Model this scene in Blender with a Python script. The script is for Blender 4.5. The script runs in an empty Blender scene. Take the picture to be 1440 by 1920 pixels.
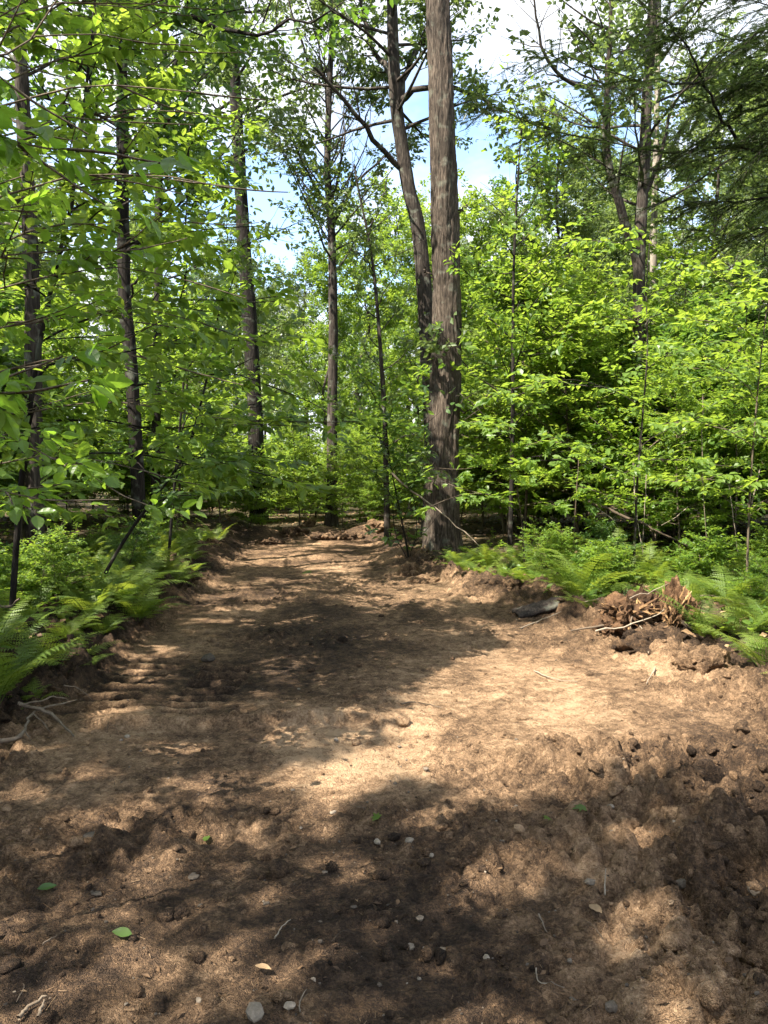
import bpy, math, time
import numpy as np
from mathutils import Vector

T0 = time.time()
sc = bpy.context.scene
COL = sc.collection

# ------------------------------------------------------------------ camera
CAM_H = 1.6
PITCH = math.atan(70 / 1440)
cam_d = bpy.data.cameras.new('camera')
cam = bpy.data.objects.new('camera', cam_d)
COL.objects.link(cam)
cam.location = (0, 0, CAM_H)
cam.rotation_euler = (math.pi / 2 - PITCH, 0, 0)
cam_d.sensor_fit = 'VERTICAL'
cam_d.sensor_height = 24
cam_d.lens = 18
cam_d.clip_start = 0.05
cam_d.clip_end = 2000
sc.camera = cam

# ------------------------------------------------------------------ sky, sun, exposure
SUN_EL = math.radians(54)
TO_SUN_XY = np.array([-0.80, -0.60]); TO_SUN_XY /= np.linalg.norm(TO_SUN_XY)
TO_SUN = np.array([TO_SUN_XY[0] * math.cos(SUN_EL), TO_SUN_XY[1] * math.cos(SUN_EL), math.sin(SUN_EL)])
world = bpy.data.worlds.new('World')
sc.world = world
world.use_nodes = True
wn = world.node_tree.nodes; wl = world.node_tree.links
wn.clear()
w_out = wn.new('ShaderNodeOutputWorld')
w_bg = wn.new('ShaderNodeBackground'); w_bg.inputs['Strength'].default_value = 0.12
w_sky = wn.new('ShaderNodeTexSky'); w_sky.sky_type = 'NISHITA'; w_sky.sun_disc = False
w_sky.sun_elevation = SUN_EL
w_sky.sun_rotation = math.atan2(TO_SUN_XY[0], TO_SUN_XY[1])
w_sky.air_density = 1.0; w_sky.dust_density = 0.3
w_tc = wn.new('ShaderNodeTexCoord')
w_sep = wn.new('ShaderNodeSeparateXYZ')
w_zm = wn.new('ShaderNodeMath'); w_zm.operation = 'MAXIMUM'; w_zm.inputs[1].default_value = 0.0
w_za = wn.new('ShaderNodeMath'); w_za.operation = 'ADD'; w_za.inputs[1].default_value = 0.22
w_dx = wn.new('ShaderNodeMath'); w_dx.operation = 'DIVIDE'
w_dy = wn.new('ShaderNodeMath'); w_dy.operation = 'DIVIDE'
w_cmb = wn.new('ShaderNodeCombineXYZ')
w_cmb.inputs[2].default_value = 3.1
w_no = wn.new('ShaderNodeTexNoise'); w_no.inputs['Scale'].default_value = 1.5
w_no.inputs['Detail'].default_value = 6; w_no.inputs['Roughness'].default_value = 0.58
w_ramp = wn.new('ShaderNodeValToRGB')
w_ramp.color_ramp.elements[0].position = 0.37; w_ramp.color_ramp.elements[1].position = 0.53
w_mix = wn.new('ShaderNodeMix'); w_mix.data_type = 'RGBA'
w_mix.inputs['B'].default_value = (2.9, 3.0, 3.2, 1)
wl.new(w_tc.outputs['Generated'], w_sep.inputs[0])
wl.new(w_sep.outputs['Z'], w_zm.inputs[0]); wl.new(w_zm.outputs[0], w_za.inputs[0])
wl.new(w_sep.outputs['X'], w_dx.inputs[0]); wl.new(w_za.outputs[0], w_dx.inputs[1])
wl.new(w_sep.outputs['Y'], w_dy.inputs[0]); wl.new(w_za.outputs[0], w_dy.inputs[1])
wl.new(w_dx.outputs[0], w_cmb.inputs[0]); wl.new(w_dy.outputs[0], w_cmb.inputs[1])
wl.new(w_cmb.outputs[0], w_no.inputs['Vector'])
wl.new(w_no.outputs['Fac'], w_ramp.inputs['Fac'])
wl.new(w_ramp.outputs['Color'], w_mix.inputs['Factor'])
wl.new(w_sky.outputs['Color'], w_mix.inputs['A'])
wl.new(w_mix.outputs['Result'], w_bg.inputs['Color'])
wl.new(w_bg.outputs[0], w_out.inputs[0])

world.cycles.sampling_method = 'MANUAL'; world.cycles.sample_map_resolution = 512
sun_d = bpy.data.lights.new('sun', 'SUN')
sun_d.energy = 5.0
sun_d.angle = math.radians(0.53)
sun_d.color = (1.0, 0.93, 0.82)
sun = bpy.data.objects.new('sun', sun_d)
COL.objects.link(sun)
sun.rotation_euler = Vector(TO_SUN).to_track_quat('Z', 'Y').to_euler()

vs = sc.view_settings
vs.view_transform = 'Standard'; vs.look = 'None'
vs.exposure = 2.08; vs.gamma = 1.0; vs.use_curve_mapping = False
sc.render.engine = 'CYCLES'
sc.cycles.max_bounces = 6
sc.cycles.diffuse_bounces = 4
sc.cycles.glossy_bounces = 2
sc.cycles.transmission_bounces = 4
sc.cycles.transparent_max_bounces = 4
sc.cycles.caustics_reflective = False
sc.cycles.caustics_refractive = False
sc.cycles.use_denoising = True
sc.cycles.use_adaptive_sampling = True
sc.cycles.adaptive_threshold = 0.02

# ------------------------------------------------------------------ places
CP, SP = math.cos(PITCH), math.sin(PITCH)
def P(px, py, Y):
    """the world point Y metres ahead that the photograph shows at (px, py)"""
    a = (px - 720) / 1440.0; b = (960 - py) / 1440.0
    d = np.array([a, CP + b * SP, b * CP - SP])
    return np.array([0, 0, CAM_H]) + d * (Y / d[1])
def G(px, py, z=0.0):
    a = (px - 720) / 1440.0; b = (960 - py) / 1440.0
    d = np.array([a, CP + b * SP, b * CP - SP])
    t = (z - CAM_H) / d[2]
    return np.array([0, 0, CAM_H]) + d * t
def unit(v):
    v = np.asarray(v, float)
    return v / np.maximum(np.linalg.norm(v, axis=-1, keepdims=True), 1e-9)
def sstep(a, b, x):
    t = np.clip((np.asarray(x, float) - a) / (b - a), 0, 1)
    return t * t * (3 - 2 * t)

# ------------------------------------------------------------------ noise
_prm = np.random.default_rng(7).permutation(1024)
_prm = np.concatenate([_prm, _prm, _prm[:8]])
_ang = np.random.default_rng(8).random(1024) * 2 * np.pi
_gx, _gy = np.cos(_ang), np.sin(_ang)
def noise2(x, y, s=0):
    x = np.asarray(x, float) + s * 17.31; y = np.asarray(y, float) - s * 9.77
    xi = np.floor(x).astype(np.int64); yi = np.floor(y).astype(np.int64)
    fx = x - xi; fy = y - yi
    u = fx ** 3 * (fx * (fx * 6 - 15) + 10); v = fy ** 3 * (fy * (fy * 6 - 15) + 10)
    def g(ix, iy, dx, dy):
        h = _prm[(_prm[ix & 1023] + iy) & 1023]
        return _gx[h] * dx + _gy[h] * dy
    a = g(xi, yi, fx, fy); b = g(xi + 1, yi, fx - 1, fy)
    c = g(xi, yi + 1, fx, fy - 1); d = g(xi + 1, yi + 1, fx - 1, fy - 1)
    return ((a + u * (b - a)) + v * ((c + u * (d - c)) - (a + u * (b - a)))) * 1.5
def fbm(x, y, o=4, s=0, g=0.5):
    r = 0; a = 1.0; f = 1.0
    for i in range(o):
        r = r + a * noise2(x * f, y * f, s + i * 3.7); a *= g; f *= 2.03
    return r
_jx = np.random.default_rng(9).random(1024); _jy = np.random.default_rng(10).random(1024); _jr = np.random.default_rng(11).random(1024)
def lumps(x, y, s=0):
    """rounded clods of uneven size, one to a cell: 0..1"""
    x = np.asarray(x, float) + s * 5.17; y = np.asarray(y, float) + s * 3.31
    xi = np.floor(x).astype(np.int64); yi = np.floor(y).astype(np.int64)
    out = np.zeros(np.broadcast(x, y).shape)
    for i in (-1, 0, 1):
        for j in (-1, 0, 1):
            h = _prm[(_prm[(xi + i) & 1023] + yi + j) & 1023]
            r = 0.25 + 0.5 * _jr[h] ** 1.5
            d2 = ((xi + i + _jx[h] - x) ** 2 + (yi + j + _jy[h] - y) ** 2) / (r * r)
            out = np.maximum(out, r * np.sqrt(np.clip(1 - d2, 0, 1)) * 1.35)
    return out
def in_poly(x, y, poly):
    x = np.asarray(x, float); y = np.asarray(y, float)
    inside = np.zeros(x.shape, bool)
    n = len(poly); j = n - 1
    for i in range(n):
        xi, yi = poly[i][0], poly[i][1]; xj, yj = poly[j][0], poly[j][1]
        c = ((yi > y) != (yj > y)) & (x < (xj - xi) * (y - yi) / ((yj - yi) + 1e-12) + xi)
        inside ^= c
        j = i
    return inside

# ------------------------------------------------------------------ meshes
class Acc:
    def __init__(s):
        s.V = []; s.F = []; s.M = []; s.T = []; s.n = 0
    def add(s, v, f, tint=0.5, mat=0):
        v = np.asarray(v, np.float32).reshape(-1, 3); f = np.asarray(f, np.int64)
        if len(v) == 0: return
        s.V.append(v); s.F.append(f + s.n); s.M.append(np.full(len(f), mat, np.int32))
        s.T.append(np.broadcast_to(np.asarray(tint, np.float32), (len(v),)).copy())
        s.n += len(v)
    def mesh(s, name, mats, smooth=True, origin=None, attrs=None):
        me = bpy.data.meshes.new(name)
        V = np.concatenate(s.V)
        if origin is not None: V = V - np.asarray(origin, np.float32)
        me.vertices.add(len(V)); me.vertices.foreach_set('co', V.ravel().astype(np.float32))
        sizes = np.concatenate([np.full(len(f), f.shape[1], np.int32) for f in s.F])
        idx = np.concatenate([f.ravel() for f in s.F]).astype(np.int32)
        me.loops.add(len(idx)); me.loops.foreach_set('vertex_index', idx)
        me.polygons.add(len(sizes))
        st = np.zeros(len(sizes), np.int32); st[1:] = np.cumsum(sizes)[:-1]
        me.polygons.foreach_set('loop_start', st)
        try: me.polygons.foreach_set('loop_total', sizes)
        except Exception: pass
        me.polygons.foreach_set('material_index', np.concatenate(s.M))
        me.polygons.foreach_set('use_smooth', np.full(len(sizes), smooth))
        at = me.attributes.new('tint', 'FLOAT', 'POINT'); at.data.foreach_set('value', np.concatenate(s.T))
        for k, a in (attrs or {}).items():
            at = me.attributes.new(k, 'FLOAT', 'POINT'); at.data.foreach_set('value', np.asarray(a, np.float32))
        for m in (mats if isinstance(mats, (list, tuple)) else [mats]): me.materials.append(m)
        me.update(calc_edges=True)
        return me

def obj(name, me, parent=None, loc=None, **kw):
    o = bpy.data.objects.new(name, me)
    COL.objects.link(o)
    if parent is not None: o.parent = parent
    if loc is not None: o.location = [float(c) for c in loc]
    for k, v in kw.items(): o[k] = v
    return o
def thing(name, label, cat, loc, group=None, rotz=0.0, scale=1.0):
    o = obj(name, None, None, loc, label=label, category=cat)
    o.empty_display_size = 0.2
    if group: o['group'] = group
    o.rotation_euler = (0, 0, rotz)
    o.scale = (scale,) * 3 if np.isscalar(scale) else scale
    return o
def copy_thing(src, loc, rotz, scale, label, group=None, tilt=(0, 0)):
    r = src.copy(); COL.objects.link(r)
    r.location = [float(c) for c in loc]; r.rotation_euler = (tilt[0], tilt[1], rotz)
    r.scale = (scale,) * 3 if np.isscalar(scale) else scale
    r['label'] = label
    if group: r['group'] = group
    for ch in src.children:
        c = ch.copy(); COL.objects.link(c); c.parent = r
    return r

def tube(pts, rad, sides=6, rough=0.0, seed=0, cap=True, furrow=0.0):
    pts = np.asarray(pts, float); n = len(pts)
    rad = np.broadcast_to(np.asarray(rad, float), (n,))
    t = unit(np.gradient(pts, axis=0))
    ref = np.array([1.0, 0, 0]) if abs(t[0][0]) < 0.8 else np.array([0, 0, 1.0])
    a = unit(np.cross(t, np.broadcast_to(ref, t.shape)))
    b = np.cross(t, a)
    th = np.arange(sides) / sides * 2 * np.pi
    s = np.concatenate([[0], np.cumsum(np.linalg.norm(np.diff(pts, axis=0), axis=1))])
    r = rad[:, None] * np.ones((1, sides))
    if rough or furrow:
        cs, sn = np.cos(th)[None], np.sin(th)[None]
        rr = rad.max()
        ss = s[:, None]
        if rough: r = r * (1 + rough * noise2(cs * 1.3 + seed, sn * 1.3 + ss * 0.8 / max(rr, .03) * 0.25, seed) )
        if furrow:
            k = sides / 5.0
            thn = th[None] / (2 * np.pi) * k
            # ridges that weave: periodic around the stem
            w = noise2(np.mod(thn + 0.9 * noise2(cs * 2 + 3, sn * 2 + ss * 1.1, seed + 2), k), ss * 1.7, seed)
            w2 = noise2(thn * 2, ss * 5, seed + 5)
            edge = np.minimum(np.minimum(th[None], 2 * np.pi - th[None]) / 0.4, 1)
            r = r + furrow * (np.clip(np.abs(w) * 2.2, 0, 1) - 0.55 + 0.35 * w2) * (0.4 + 0.6 * edge)
    v = pts[:, None] + a[:, None] * (np.cos(th)[None, :, None] * r[..., None]) + b[:, None] * (np.sin(th)[None, :, None] * r[..., None])
    i = np.arange(n - 1)[:, None] * sides; j = np.arange(sides)[None]; j2 = (j + 1) % sides
    f = np.stack([i + j, i + j2, i + sides + j2, i + sides + j], -1).reshape(-1, 4)
    v = v.reshape(-1, 3)
    return v, f
def sticks(acc, P0, P1, r0, r1, tint=0.5, mat=0):
    """many straight three-sided twigs at once"""
    P0 = np.asarray(P0, float); P1 = np.asarray(P1, float)
    if len(P0) == 0: return
    d = unit(P1 - P0)
    ref = np.where(np.abs(d[:, 2:3]) < 0.9, np.array([[0, 0, 1.0]]), np.array([[1.0, 0, 0]]))
    a = unit(np.cross(d, ref)); b = np.cross(d, a)
    n = len(P0); V = np.zeros((n, 6, 3))
    r0 = np.broadcast_to(r0, (n,)); r1 = np.broadcast_to(r1, (n,))
    for k in range(3):
        c, s = math.cos(k * 2.0944), math.sin(k * 2.0944)
        V[:, k] = P0 + (a * c + b * s) * r0[:, None]
        V[:, 3 + k] = P1 + (a * c + b * s) * r1[:, None]
    o = (np.arange(n) * 6)[:, None, None]
    f = np.array([[0, 1, 4, 3], [1, 2, 5, 4], [2, 0, 3, 5]])[None] + o
    acc.add(V.reshape(-1, 3), f.reshape(-1, 4), tint, mat)

def smooth_line(pts, n):
    """Catmull-Rom through pts, n points"""
    p = np.asarray(pts, float)
    q = np.vstack([2 * p[0] - p[1], p, 2 * p[-1] - p[-2]])
    d = np.concatenate([[0], np.cumsum(np.linalg.norm(np.diff(p, axis=0), axis=1))])
    s = np.linspace(0, d[-1], n)
    k = np.clip(np.searchsorted(d, s, side='right') - 1, 0, len(p) - 2)
    t = ((s - d[k]) / (d[k + 1] - d[k]))[:, None]
    a, b, c, e = q[k], q[k + 1], q[k + 2], q[k + 3]
    return 0.5 * (2 * b + (c - a) * t + (2 * a - 5 * b + 4 * c - e) * t ** 2 + (3 * b - a - 3 * c + e) * t ** 3)

# leaf shapes: (along, across, lift), triangles
def tmpl_far():
    return np.array([[0, 0, 0], [.5, .5, .05], [1, 0, -.08], [.45, -.5, .05]]), np.array([[0, 1, 2], [0, 2, 3]])
def tmpl_mid():
    v = np.array([[0, 0, 0], [.3, .46, .05], [.68, .38, .03], [1, 0, -.10], [.68, -.38, .03], [.3, -.46, .05], [.5, 0, -.02]])
    f = np.array([[0, 1, 6], [1, 2, 6], [2, 3, 6], [3, 4, 6], [4, 5, 6], [5, 0, 6]])
    return v, f
def tmpl_near():
    u = np.array([.0, .12, .28, .45, .62, .78, .9, 1.0])
    w = np.array([.0, .28, .45, .5, .43, .29, .13, .0])
    L = [[0, 0, 0]]; f = []
    mid = [[a, 0, -.10 * a * a] for a in u]
    le = [[a + .02, b, .05 * math.sin(a * 3.1) - .10 * a * a + .02 * (k % 2)] for k, (a, b) in enumerate(zip(u[1:-1], w[1:-1]))]
    ri = [[a + .02, -b, .05 * math.sin(a * 3.1) - .10 * a * a + .02 * (k % 2)] for k, (a, b) in enumerate(zip(u[1:-1], w[1:-1]))]
    v = mid + le + ri
    nl = len(le)
    for side, off in ((0, 8), (1, 8 + nl)):
        seq = [0] + [off + k for k in range(nl)] + [7]
        for k in range(7):
            a, b = seq[k], seq[k + 1]
            tri = []
            if a != k: tri.append((k, a, b))
            if b != k + 1: tri.append((k, b, k + 1))
            for t in tri: f.append(t if side else (t[0], t[2], t[1]))
    return np.array(v), np.array(f)
def tmpl_maple():
    ang = [-178, -120, -95, -62, -48, -22, 0, 22, 48, 62, 95, 120, 178]
    rad = [.28, .34, .62, .40, .74, .46, 1.0, .46, .74, .40, .62, .34, .28]
    v = [[.28, 0, -.03]]
    for a, r in zip(ang, rad):
        a = math.radians(a)
        v.append([.28 + .72 * r * math.cos(a), .72 * r * math.sin(a), .04 - .09 * r * r])
    f = [[0, k, k + 1] for k in range(1, len(ang))]
    v = np.array(v); v[1, 0] = max(v[1, 0], 0.0); v[13, 0] = max(v[13, 0], 0.0)
    return v, np.array(f)
def tmpl_pinna():
    n = 6; v = []; f = []
    for k in range(n + 1):
        u = k / n; v.append([u, 0, -.06 * u * u])
    for k in range(n):
        u = (k + .5) / n; w = .5 * (1 - .85 * u ** 1.4)
        b = len(v)
        v.append([u + .11, w, .015 - .06 * u * u]); v.append([u + .11, -w, .015 - .06 * u * u])
        f += [[k, k + 1, b], [k + 1, k, b + 1]]
    return np.array(v), np.array(f)
def tmpl_needle():
    return np.array([[0, .5, 0], [0, -.5, 0], [1, 0, -.05]]), np.array([[0, 1, 2]])
FAR, MID, NEAR, MAPLE, PINNA, NEEDLE = tmpl_far(), tmpl_mid(), tmpl_near(), tmpl_maple(), tmpl_pinna(), tmpl_needle()

def leaves(acc, C, A, N, L, W, tm, tint, mat=0):
    n = len(C)
    if n == 0: return
    tv, tf = tm
    A = unit(A); S = unit(np.cross(A, N)); N = np.cross(S, A)
    L = np.broadcast_to(L, (n,)); W = np.broadcast_to(W, (n,))
    v = (C[:, None] + A[:, None] * (tv[None, :, 0] * L[:, None])[..., None]
         + S[:, None] * (tv[None, :, 1] * W[:, None])[..., None] + N[:, None] * (tv[None, :, 2] * L[:, None])[..., None])
    f = tf[None] + (np.arange(n) * len(tv))[:, None, None]
    acc.add(v.reshape(-1, 3), f.reshape(-1, tf.shape[1]), np.repeat(np.broadcast_to(tint, (n,)), len(tv)), mat)

# ------------------------------------------------------------------ materials
def new_mat(name):
    m = bpy.data.materials.new(name); m.use_nodes = True
    nt = m.node_tree; nt.nodes.clear()
    out = nt.nodes.new('ShaderNodeOutputMaterial')
    return m, nt.nodes, nt.links, out
def ramp(N, stops, interp='LINEAR'):
    r = N.new('ShaderNodeValToRGB'); cr = r.color_ramp; cr.interpolation = interp
    while len(cr.elements) < len(stops): cr.elements.new(0.5)
    for e, (p, c) in zip(cr.elements, stops):
        e.position = p; e.color = (*c, 1)
    return r
def leaf_mat(name, lo, hi, tlo, thi, trans=0.45, rough=0.42, spec=0.35):
    m, N, L, out = new_mat(name)
    at = N.new('ShaderNodeAttribute'); at.attribute_name = 'tint'
    oi = N.new('ShaderNodeObjectInfo')
    ma = N.new('ShaderNodeMath'); ma.operation = 'MULTIPLY_ADD'; ma.inputs[1].default_value = 0.3; ma.inputs[2].default_value = -0.15
    L.new(oi.outputs['Random'], ma.inputs[0])
    ad = N.new('ShaderNodeMath'); ad.operation = 'ADD'; ad.use_clamp = True
    L.new(at.outputs['Fac'], ad.inputs[0]); L.new(ma.outputs[0], ad.inputs[1])
    r1 = ramp(N, [(0, lo), (1, hi)]); r2 = ramp(N, [(0, tlo), (1, thi)])
    L.new(ad.outputs[0], r1.inputs[0]); L.new(ad.outputs[0], r2.inputs[0])
    p = N.new('ShaderNodeBsdfPrincipled'); p.inputs['Roughness'].default_value = rough
    p.inputs['Specular IOR Level'].default_value = spec
    t = N.new('ShaderNodeBsdfTranslucent')
    mx = N.new('ShaderNodeMixShader'); mx.inputs[0].default_value = trans
    L.new(r1.outputs[0], p.inputs['Base Color']); L.new(r2.outputs[0], t.inputs['Color'])
    L.new(p.outputs[0], mx.inputs[1]); L.new(t.outputs[0], mx.inputs[2]); L.new(mx.outputs[0], out.inputs[0])
    return m
def bark_mat(name, c0, c1, c2, scale=1.0, bump=0.6, moss=0.0):
    m, N, L, out = new_mat(name)
    tc = N.new('ShaderNodeTexCoord')
    mp = N.new('ShaderNodeMapping'); mp.inputs['Scale'].default_value = (26 * scale, 26 * scale, 3.0 * scale)
    L.new(tc.outputs['Object'], mp.inputs[0])
    n1 = N.new('ShaderNodeTexNoise'); n1.inputs['Scale'].default_value = 1; n1.inputs['Detail'].default_value = 6; n1.inputs['Roughness'].default_value = .65
    n1.inputs['Distortion'].default_value = .6
    L.new(mp.outputs[0], n1.inputs['Vector'])
    n2 = N.new('ShaderNodeTexNoise'); n2.inputs['Scale'].default_value = 1.7; n2.inputs['Detail'].default_value = 5
    L.new(tc.outputs['Object'], n2.inputs['Vector'])
    r1 = ramp(N, [(.34, c0), (.50, c1), (.68, c2)]); L.new(n1.outputs[0], r1.inputs[0])
    mx = N.new('ShaderNodeMix'); mx.data_type = 'RGBA'; mx.blend_type = 'MULTIPLY'; mx.inputs['Factor'].default_value = 1
    r2 = ramp(N, [(.3, (.62, .62, .60)), (.7, (1.15, 1.12, 1.08))]); L.new(n2.outputs[0], r2.inputs[0])
    L.new(r1.outputs[0], mx.inputs['A']); L.new(r2.outputs[0], mx.inputs['B'])
    col = mx.outputs['Result']
    if moss:
        n3 = N.new('ShaderNodeTexNoise'); n3.inputs['Scale'].default_value = 5; n3.inputs['Detail'].default_value = 7
        L.new(tc.outputs['Object'], n3.inputs['Vector'])
        r3 = ramp(N, [(.56, (0, 0, 0)), (.68, (moss, moss, moss))]); L.new(n3.outputs[0], r3.inputs[0])
        m2 = N.new('ShaderNodeMix'); m2.data_type = 'RGBA'; m2.inputs['B'].default_value = (.30, .33, .25, 1)
        L.new(r3.outputs[0], m2.inputs['Factor']); L.new(col, m2.inputs['A']); col = m2.outputs['Result']
    p = N.new('ShaderNodeBsdfPrincipled'); p.inputs['Roughness'].default_value = .9; p.inputs['Specular IOR Level'].default_value = .2
    b = N.new('ShaderNodeBump'); b.inputs['Strength'].default_value = bump; b.inputs['Distance'].default_value = .03
    L.new(n1.outputs[0], b.inputs['Height']); L.new(b.outputs[0], p.inputs['Normal'])
    L.new(col, p.inputs['Base Color']); L.new(p.outputs[0], out.inputs[0])
    return m
def tint_mat(name, stops, scale=40, rough=.9, bump=.3, dist=.01):
    """colour by the tint attribute with fine grain"""
    m, N, L, out = new_mat(name)
    tc = N.new('ShaderNodeTexCoord')
    at = N.new('ShaderNodeAttribute'); at.attribute_name = 'tint'
    n = N.new('ShaderNodeTexNoise'); n.inputs['Scale'].default_value = scale; n.inputs['Detail'].default_value = 6
    n.inputs['Roughness'].default_value = .65
    L.new(tc.outputs['Object'], n.inputs['Vector'])
    ma = N.new('ShaderNodeMath'); ma.operation = 'MULTIPLY_ADD'; ma.inputs[1].default_value = .9; ma.inputs[2].default_value = -.45
    L.new(n.outputs[0], ma.inputs[0])
    ad = N.new('ShaderNodeMath'); ad.operation = 'ADD'; ad.use_clamp = True
    L.new(at.outputs['Fac'], ad.inputs[0]); L.new(ma.outputs[0], ad.inputs[1])
    r = ramp(N, stops); L.new(ad.outputs[0], r.inputs[0])
    p = N.new('ShaderNodeBsdfPrincipled'); p.inputs['Roughness'].default_value = rough; p.inputs['Specular IOR Level'].default_value = .2
    b = N.new('ShaderNodeBump'); b.inputs['Strength'].default_value = bump; b.inputs['Distance'].default_value = dist
    L.new(n.outputs[0], b.inputs['Height']); L.new(b.outputs[0], p.inputs['Normal'])
    L.new(r.outputs[0], p.inputs['Base Color']); L.new(p.outputs[0], out.inputs[0])
    return m

SOIL_STOPS = [(0, (.020, .0135, .009)), (.28, (.060, .039, .025)), (.52, (.142, .088, .050)), (.78, (.335, .213, .121)), (1, (.51, .345, .205))]
def soil_mat(name):
    m, N, L, out = new_mat(name)
    tc = N.new('ShaderNodeTexCoord'); at = N.new('ShaderNodeAttribute'); at.attribute_name = 'tint'
    def noise(sc_, det, rg):
        n = N.new('ShaderNodeTexNoise'); n.inputs['Scale'].default_value = sc_; n.inputs['Detail'].default_value = det; n.inputs['Roughness'].default_value = rg
        L.new(tc.outputs['Object'], n.inputs['Vector']); return n
    def math_(op, a, b, c=None):
        n = N.new('ShaderNodeMath'); n.operation = op
        for i, x in enumerate((a, b, c)):
            if x is None: continue
            if isinstance(x, (int, float)): n.inputs[i].default_value = x
            else: L.new(x, n.inputs[i])
        return n.outputs[0]
    n1 = noise(11, 8, .7); n2 = noise(70, 5, .7)
    wob = N.new('ShaderNodeMixRGB'); wob.blend_type = 'LINEAR_LIGHT'; wob.inputs[0].default_value = .06
    L.new(tc.outputs['Object'], wob.inputs[1]); L.new(noise(30, 3, .6).outputs['Color'], wob.inputs[2])
    def crumbs(sc_):
        v = N.new('ShaderNodeTexVoronoi'); v.inputs['Scale'].default_value = sc_; v.inputs['Randomness'].default_value = 1
        L.new(wob.outputs[0], v.inputs['Vector']); return v
    v1 = crumbs(34); v2 = crumbs(85)
    sep1 = N.new('ShaderNodeSeparateColor'); L.new(v1.outputs['Color'], sep1.inputs[0])
    sep2 = N.new('ShaderNodeSeparateColor'); L.new(v2.outputs['Color'], sep2.inputs[0])
    t = math_('MULTIPLY_ADD', n1.outputs[0], 1.15, -.575)
    t = math_('ADD', t, math_('MULTIPLY_ADD', n2.outputs[0], .7, -.35))
    t = math_('ADD', t, math_('MULTIPLY_ADD', sep1.outputs[0], .20, -.10))
    t = math_('ADD', t, math_('MULTIPLY_ADD', sep2.outputs[0], .16, -.08))
    ad = N.new('ShaderNodeMath'); ad.operation = 'ADD'; ad.use_clamp = True
    L.new(at.outputs['Fac'], ad.inputs[0]); L.new(t, ad.inputs[1])
    r = ramp(N, SOIL_STOPS); L.new(ad.outputs[0], r.inputs[0])
    p = N.new('ShaderNodeBsdfPrincipled'); p.inputs['Roughness'].default_value = .95; p.inputs['Specular IOR Level'].default_value = .15
    h = math_('MULTIPLY', v1.outputs['Distance'], -.45)
    h = math_('MULTIPLY_ADD', v2.outputs['Distance'], -.5, h)
    h = math_('MULTIPLY_ADD', n1.outputs[0], 1.0, h)
    h = math_('MULTIPLY_ADD', n2.outputs[0], .5, h)
    b = N.new('ShaderNodeBump'); b.inputs['Strength'].default_value = 1.0; b.inputs['Distance'].default_value = .03
    L.new(h, b.inputs['Height']); L.new(b.outputs[0], p.inputs['Normal'])
    L.new(r.outputs[0], p.inputs['Base Color']); L.new(p.outputs[0], out.inputs[0])
    return m
M_SOIL = soil_mat('soil')
M_CLOD = tint_mat('soil_clod', SOIL_STOPS, 55, .95, .7, .01)
M_FLOOR = tint_mat('forest_floor', [(0, (.018, .014, .008)), (.5, (.055, .042, .022)), (1, (.12, .085, .042))], 18, .95, .8, .03)
M_STONE = tint_mat('stone', [(0, (.035, .027, .020)), (.5, (.12, .095, .070)), (1, (.30, .245, .18))], 90, .8, .3, .004)
M_DEAD = tint_mat('dead_wood', [(0, (.05, .035, .023)), (.5, (.13, .098, .068)), (1, (.30, .25, .185))], 45, .85, .4, .004)
M_LITTER = tint_mat('dry_leaf', [(0, (.06, .036, .02)), (.5, (.13, .078, .040)), (1, (.28, .19, .105))], 60, .7, .1, .002)
M_ROT = tint_mat('rotten_wood', [(0, (.022, .013, .008)), (.45, (.10, .055, .028)), (1, (.30, .18, .085))], 26, .95, .9, .03)
M_SPLINT = tint_mat('splintered_wood', [(0, (.12, .065, .028)), (.5, (.33, .20, .085)), (1, (.58, .41, .20))], 40, .85, .5, .01)
M_OAK = bark_mat('oak_bark', (.012, .009, .007), (.060, .046, .035), (.150, .120, .094), 1.5, .8, .2)
M_GREYBARK = bark_mat('grey_bark', (.013, .010, .0085), (.043, .034, .028), (.092, .077, .063), 1.1, .7, .3)
M_DARKBARK = bark_mat('dark_bark', (.005, .004, .0033), (.016, .0125, .010), (.038, .031, .026), 1.1, .7, .2)
M_PALEBARK = bark_mat('pale_bark', (.12, .10, .085), (.24, .21, .175), (.36, .33, .28), 1.0, .4, .0)
M_TWIG = bark_mat('twig_bark', (.045, .034, .024), (.10, .078, .055), (.17, .14, .10), 2.0, .2)
M_LCAN = leaf_mat('canopy_leaf', (.050, .085, .028), (.115, .155, .050), (.15, .24, .045), (.29, .37, .085), .43, .36, .5)
M_LUND = leaf_mat('understorey_leaf', (.045, .10, .016), (.12, .19, .030), (.20, .34, .03), (.40, .52, .055), .48)
M_LDARK = leaf_mat('deep_green_leaf', (.032, .075, .018), (.085, .145, .028), (.12, .25, .025), (.26, .40, .045), .42, .38, .5)
M_LNEAR = leaf_mat('broad_leaf', (.045, .105, .018), (.12, .20, .030), (.18, .36, .025), (.36, .54, .045), .5, .38, .45)
M_FERN = leaf_mat('fern_frond', (.040, .085, .014), (.150, .205, .034), (.15, .26, .02), (.42, .48, .05), .42, .5, .3)
M_NEEDLE = leaf_mat('hemlock_needle', (.010, .020, .009), (.030, .048, .016), (.02, .045, .010), (.06, .09, .02), .22, .45, .35)
M_GREENSTEM = tint_mat('green_stem', [(0, (.05, .07, .02)), (1, (.16, .20, .07))], 30, .7, .1, .002)

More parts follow.
